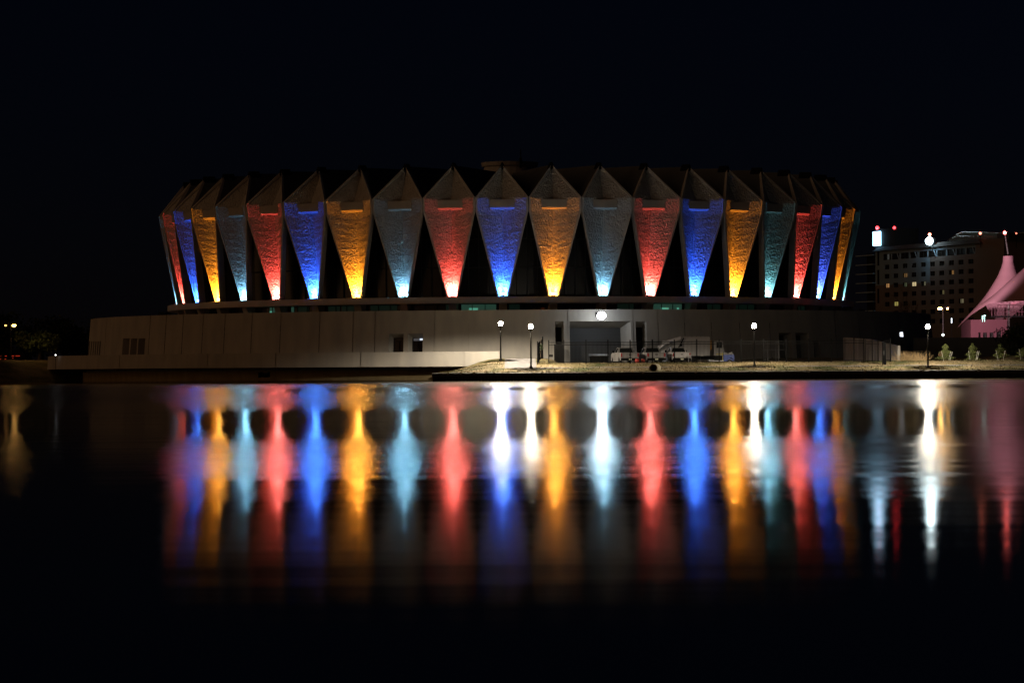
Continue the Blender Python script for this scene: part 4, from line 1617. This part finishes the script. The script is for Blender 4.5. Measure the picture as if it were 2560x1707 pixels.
for i in range(n + 1):
    f = i / n
    u, z = ctop(f)
    lo = huz(1640 + (2083 - 1640) * f, 787 if f > .12 else 790)[1]
    b.tube(hp(u, lo, -1), hp(u, z, -4), .10, .10, 5)
    if prev:
        b.tube(hp(prev[0], prev[1], -4), hp(u, z, -4), .16, .16, 5)
        b.tube(hp(prev[0], prev[2], -1), hp(u, z, -4), .09, .09, 5)
        mz0, mz1 = (prev[1] + prev[2]) / 2, (z + lo) / 2
        b.tube(hp(prev[0], mz0, -2.5), hp(u, mz1, -2.5), .09, .09, 5)
        b.tube(hp(prev[0], mz0, -2.5), hp(u, lo, -1), .09, .09, 5)
    prev = (u, z, lo)
can = b.build('lattice_canopy', M['steel'], hotel, HO)
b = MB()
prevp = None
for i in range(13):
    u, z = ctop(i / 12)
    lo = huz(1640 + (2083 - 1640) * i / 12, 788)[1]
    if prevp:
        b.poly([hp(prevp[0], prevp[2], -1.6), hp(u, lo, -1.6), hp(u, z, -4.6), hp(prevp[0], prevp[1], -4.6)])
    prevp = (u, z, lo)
b.build('glazing', glow('canopy_glow', (.30, .55, .46), .035, (.05, .07, .06)), can, HO)  # faint green emission stands in for floodlight falling on the canopy
fu, fz = huz(1567, 795)
b = MB()
b.tube(hp(fu, fz - 3.2, 1.0), hp(fu, fz, 1.6), .15)
b.hexa([hp(fu - 1.1, fz - 1.0, .9), hp(fu + 1.1, fz - 1.0, .9), hp(fu + 1.1, fz + 1.0, .9), hp(fu - 1.1, fz + 1.0, .9)], [hp(fu - .9, fz - .8, 1.6), hp(fu + .9, fz - .8, 1.6), hp(fu + .9, fz + .8, 1.6), hp(fu - .9, fz + .8, 1.6)])
fl = b.build('roof_floodlight', M['hoteldark'], hotel, HO)
b = MB()
b.ball(hp(fu, fz, 2.2), 1.15, 14, 8)
b.build('lens', glow('flood_lens', (.72, .95, 1.0), 36), fl, HO, smooth=True)
for (xx, yy, rr, s) in ((1533, 735, .45, 10), (1984, 726, .35, 7), (2305, 726, .25, 3)):
    u, z = huz(xx, yy)
    b = MB()
    b.ball(hp(u, z, .8), rr, 8, 6)
    b.build('beacon', glow('roof_beacon', (1, .2, .12), s), hotel, HO)
    b = MB()
    b.tube(hp(u, z - 4, .8), hp(u, z - rr * .8, .8), .1)
    b.build('beacon_pole', M['black'], hotel, HO)

# plain dark block behind the tent
A, B_ = P(cx4(2195), 800, 905), P(2700, 800, 860)
blk = thing('concrete_building', 'plain dark grey building behind the pink tent', 'building', (A.x, A.y, 2))
z1 = P(2530, 583, 880).z
b = MB()
b.hexa([(A.x, A.y, 1), (B_.x, B_.y, 1), (B_.x + 3, B_.y + 30, 1), (A.x + 3, A.y + 30, 1)], [(A.x, A.y, z1), (B_.x, B_.y, z1), (B_.x + 3, B_.y + 30, z1), (A.x + 3, A.y + 30, z1)])
b.build('wall', M['greywall'], blk, (A.x, A.y, 2))
b = MB()
b.hexa([(A.x - .4, A.y - .6, z1), (B_.x, B_.y - .6, z1), (B_.x + 3, B_.y + 30, z1), (A.x + 3, A.y + 30, z1)], [(A.x - .4, A.y - .6, z1 + .8), (B_.x, B_.y - .6, z1 + .8), (B_.x + 3, B_.y + 30, z1 + .8), (A.x + 3, A.y + 30, z1 + .8)])
b.build('parapet', M['slab'], blk, (A.x, A.y, 2))

# ------------------------------------------------------------------ pink tent and the building under it
TD = 430.0
tc = P(2521, 640, TD)
px = TD / F
tent = thing('tensile_tent', 'pink lit tensile fabric tent roof with a pointed mast', 'tent', (tc.x, tc.y, 2))
TO = (tc.x, tc.y, 2)
prof = [(13, 640), (14, 655), (18, 669), (27, 690), (41, 713), (56, 736), (74, 759), (99, 785), (130, 820)]


def prof_at(t):
    t = min(1, max(0, t)) * (len(prof) - 1)
    i = min(len(prof) - 2, int(t))
    f = t - i
    return prof[i][0] * (1 - f) + prof[i + 1][0] * f, prof[i][1] * (1 - f) + prof[i + 1][1] * f


def cone(cx_, cy_, zshift, spans, rs=1.0, base=.66):
    b = MB()
    na, nt_ = 72, 24
    pts, fs = [], []
    for i in range(na):
        a = 2 * PI * i / na
        # anchors reach out at a few azimuths, the edge is scalloped between them
        e = 0
        for az, ln in spans:
            dlt = abs((a - az + PI) % (2 * PI) - PI)
            e = max(e, ln * (1 - min(1, dlt / R_(62)) ** .75) + .0)
        tm = base + (1 - base) * e
        for k in range(nt_ + 1):
            r, y = prof_at(tm * k / nt_)
            r *= rs
            pts.append((cx_ + r * px * math.cos(a), cy_ + r * px * math.sin(a), P(2521, y, TD).z + zshift))
    for i in range(na):
        for k in range(nt_):
            a0, a1 = i * (nt_ + 1) + k, ((i + 1) % na) * (nt_ + 1) + k
            fs.append((a0, a1, a1 + 1, a0 + 1))
    b.mesh(pts, fs)
    return b


cone(tc.x, tc.y, 0, ((PI, 1), (PI * .5, 1), (PI * 1.5, .35), (0, .6))).build('canopy', M['tent'], tent, TO, smooth=True)
c2 = P(2655, 640, TD - 13)
prof.append((160, 848))
cone(c2.x, c2.y, 4.4, ((PI, 1), (PI * 1.45, .75), (0, 1), (PI * .5, 1)), 1.25, .96).build('canopy', M['tent'], tent, TO, smooth=True)
b = MB()
m0, m1 = P(2521, 640, TD), P(2512, 582, TD)
b.tube((tc.x, tc.y, 2), m0, .16, .14)
b.tube(m0, m1, .12, .06)
ms = b.build('mast', M['silver'], tent, TO)
b = MB()
b.ball(m1, .22, 10, 6)
b.build('beacon', glow('mast_beacon', (1, .12, .10), 24), ms, TO)
t2 = light('tent_light', 'SPOT', P(2575, 884, 402) - Vector(TO), 9000, (1.0, .66, .73), tent, spot_size=R_(75), spot_blend=.7, shadow_soft_size=.5)  # added spot without a fixture, brightens the front of the nearer canopy
aim(t2, P(2560, 720, 424) - P(2575, 884, 402))
tl = light('tent_light', 'SPOT', P(2335, 850, 408) - Vector(TO), 26000, (1.0, .66, .73), tent, spot_size=R_(70), spot_blend=.6, shadow_soft_size=.5)
aim(tl, P(2515, 735, 425) - P(2335, 850, 408))

A, B_ = P(2427, 830, 424), P(2518, 830, 424)
pb = thing('pink_building', 'small pinkish building with dark doorways under the tent', 'building', (A.x, A.y, 2))
PO = (A.x, A.y, 2)
zt = P(2470, 799, 424).z
holes = [(2446, 2451, 831, 846), (2457.5, 2467, 831, 844), (2474, 2483, 831, 844), (2491, 2502, 829.5, 872)]
hx = sorted({A.x, B_.x} | {P(h[0], 800, 424).x for h in holes} | {P(h[1], 800, 424).x for h in holes})
hz = sorted({1.5, zt} | {P(h[0], h[2], 424).z for h in holes} | {max(1.6, P(h[0], h[3], 424).z) for h in holes})
hr = [(P(h[0], 800, 424).x, P(h[1], 800, 424).x, max(1.6, P(h[0], h[3], 424).z), P(h[0], h[2], 424).z) for h in holes]
b = MB()
for a, c in zip(hx, hx[1:]):
    for z0, z1 in zip(hz, hz[1:]):
        xm, zm = (a + c) / 2, (z0 + z1) / 2
        if z1 - z0 < 1e-5 or any(h[0] < xm < h[1] and h[2] < zm < h[3] for h in hr): continue
        b.poly([(a, A.y, z0), (c, A.y, z0), (c, A.y, z1), (a, A.y, z1)])
b.box(A.x, B_.x, A.y + 1.2, A.y + 9, 1.5, zt)
b.poly([(A.x, A.y, zt), (B_.x, A.y, zt), (B_.x, A.y + 1.2, zt), (A.x, A.y + 1.2, zt)])
for xx in (A.x, B_.x):
    b.poly([(xx, A.y, 1.5), (xx, A.y + 1.2, 1.5), (xx, A.y + 1.2, zt), (xx, A.y, zt)])
b.build('wall', M['pinkwall'], pb, PO)
for i, h in enumerate(hr):
    b = MB()
    b.box(h[0], h[1], A.y + .5, A.y + .6, h[2], h[3])
    b.build('doorway' if i == 3 else 'window', M['dark'], pb, PO)
b = MB()
r0, r1 = P(2477, 777, 423), P(2560, 777, 423)
b.box(r0.x, r1.x, 422, 425, P(2500, 793, 423).z, P(2500, 790, 423).z)
zt0, zt1 = P(2500, 790, 423).z, P(2500, 763, 423).z
b.build('balcony', M['black'], pb, PO)
b = MB()
for k in range(12):
    x = r0.x + (r1.x - r0.x) * k / 11
    b.tube((x, 422.1, zt0), (x, 422.1, zt1 if 1 < k < 8 else zt1 - .35), .05, .05, 6)
for z in (zt1, zt0 + .55):
    b.tube((r0.x + .7, 422.1, z), (r1.x, 422.1, z), .06, .06, 6)
b.build('railing', M['railing'], pb, PO)
for (xx, yy, w, h) in ((2456.3, 794, .14, .52), (2461.5, 789, .24, .14)):
    q = P(xx, yy, 423.5)
    b = MB()
    b.box(q.x - w / 2, q.x + w / 2, q.y - .1, q.y, q.z - h / 2, q.z + h / 2)
    b.box(q.x - .02, q.x + .02, q.y - .05, q.y, zt - .3, q.z - h / 2)
    b.build('lantern', glow('lantern_green', (.35, 1, .8), 3), pb, PO)

# small lights scattered right of the arena
for (xx, yy, d, nm, lab, cat, w, h, c, s) in ((2379, 801.5, 440, 'tube_light', 'slim white tube light before the hotel ground floor', 'light', .12, .7, (.8, .95, 1), 3),
                                              (2357.5, 837, 330, 'wall_lamp', 'small round white lamp right of the lamp post', 'lamp', .22, .22, (.8, 1, 1), 9),
                                              (2253.5, 836, 330, 'lit_notice', 'small white lit notice panel near the lamp post', 'notice', .34, .52, (.85, .9, 1), 1.6)):
    q = P(xx, yy, d)
    t = thing(nm, lab, cat, (q.x, q.y, 1.9))
    b = MB()
    zz = q.z - 1.9
    if nm == 'wall_lamp':
        b.ball((0, 0, zz), .12, 10, 6)
    elif nm == 'lit_notice':
        b.hexa([(-.16, 0, zz - .22), (.20, 0, zz - .26), (.14, 0, zz + .26), (-.18, 0, zz + .24)], [(-.16, -.06, zz - .22), (.20, -.06, zz - .26), (.14, -.06, zz + .26), (-.18, -.06, zz + .24)])
    else:
        b.box(-w / 2, w / 2, -.05, .05, zz - h / 2, zz + h / 2)
    b.build('lit_face', glow('small_light', c, s), t)
    b = MB()
    b.tube((0, .12, -.4), (0, .12, zz + .1), .04)
    b.build('post', M['pole'], t)

# far left: low building with red light strips, path light
q = P(20, 897, 405)
t = thing('roadside_building', 'low dark building with broken red light strips on the far left', 'building', (q.x, q.y, 2))
zb_ = q.z - 2
b = MB()
b.box(-2.4, 2.2, .3, 6, -.5, zb_ + 1.2)
b.build('wall', M['dark'], t)
for (x0, x1, dz) in ((-1.6, -.2, .38), (.4, .75, .38), (.95, 1.5, .38), (-1.4, -.3, -.02), (-1.6, -.4, -.38), (.55, .65, .1)):
    b = MB()
    b.box(x0, x1, .22, .3, zb_ + dz - .05, zb_ + dz + .05)
    b.build('light_strip', glow('red_strip', (1, .06, .02), .30), t)
q = P(139, 889, 352)
t = thing('path_light', 'tiny white path light at the left end of the terrace', 'light', (q.x, q.y, 1.3))
b = MB()
b.tube((0, 0, -1.8), (0, 0, q.z - 1.3), .03)
b.build('post', M['pole'], t)
b = MB()
b.ball((0, 0, q.z - 1.3 + .08), .08, 10, 6)
b.build('globe', glow('path_globe', (1, 1, .95), 4), t)

# ------------------------------------------------------------------ night sky and the faint warm town light
SUN_E, SUN_R = R_(8), R_(246)
w = bpy.data.worlds.new("World")
scene.world = w
w.use_nodes = True
nt = w.node_tree
bg = nt.nodes['Background']
sky = nt.nodes.new('ShaderNodeTexSky')
sky.sky_type = 'NISHITA'
sky.sun_disc = False
sky.sun_elevation = SUN_E
sky.sun_rotation = SUN_R
sky.ozone_density = 6
sky.dust_density = .3
tint = nt.nodes.new('ShaderNodeMix')
tint.data_type = 'RGBA'
tint.blend_type = 'MULTIPLY'
tint.inputs['Factor'].default_value = 1.0
tint.inputs[7].default_value = (1.1, .62, .88, 1)
nt.links.new(sky.outputs[0], tint.inputs[6])
nt.links.new(tint.outputs[2], bg.inputs['Color'])
bg.inputs['Strength'].default_value = .0011
sun = light('sun', 'SUN', (0, 0, 60), .25, (1.0, .50, .20), angle=R_(75))
# from the left of the photographer, low
az = SUN_R
sd = Vector((math.sin(az) * math.cos(SUN_E), math.cos(az) * math.cos(SUN_E), math.sin(SUN_E)))
aim(sun, -sd)

scene.view_settings.view_transform = 'Standard'
scene.view_settings.look = 'None'
scene.view_settings.exposure = 0
scene.view_settings.gamma = 1
scene.render.engine = 'CYCLES'
cy = scene.cycles
cy.use_denoising = True
try:
    cy.denoiser = 'OPENIMAGEDENOISE'
except Exception:
    pass
cy.use_light_tree = True
cy.max_bounces = 6
cy.diffuse_bounces = 3
cy.glossy_bounces = 3
cy.sample_clamp_indirect = 20
cy.sample_clamp_direct = 0
cy.caustics_reflective = False
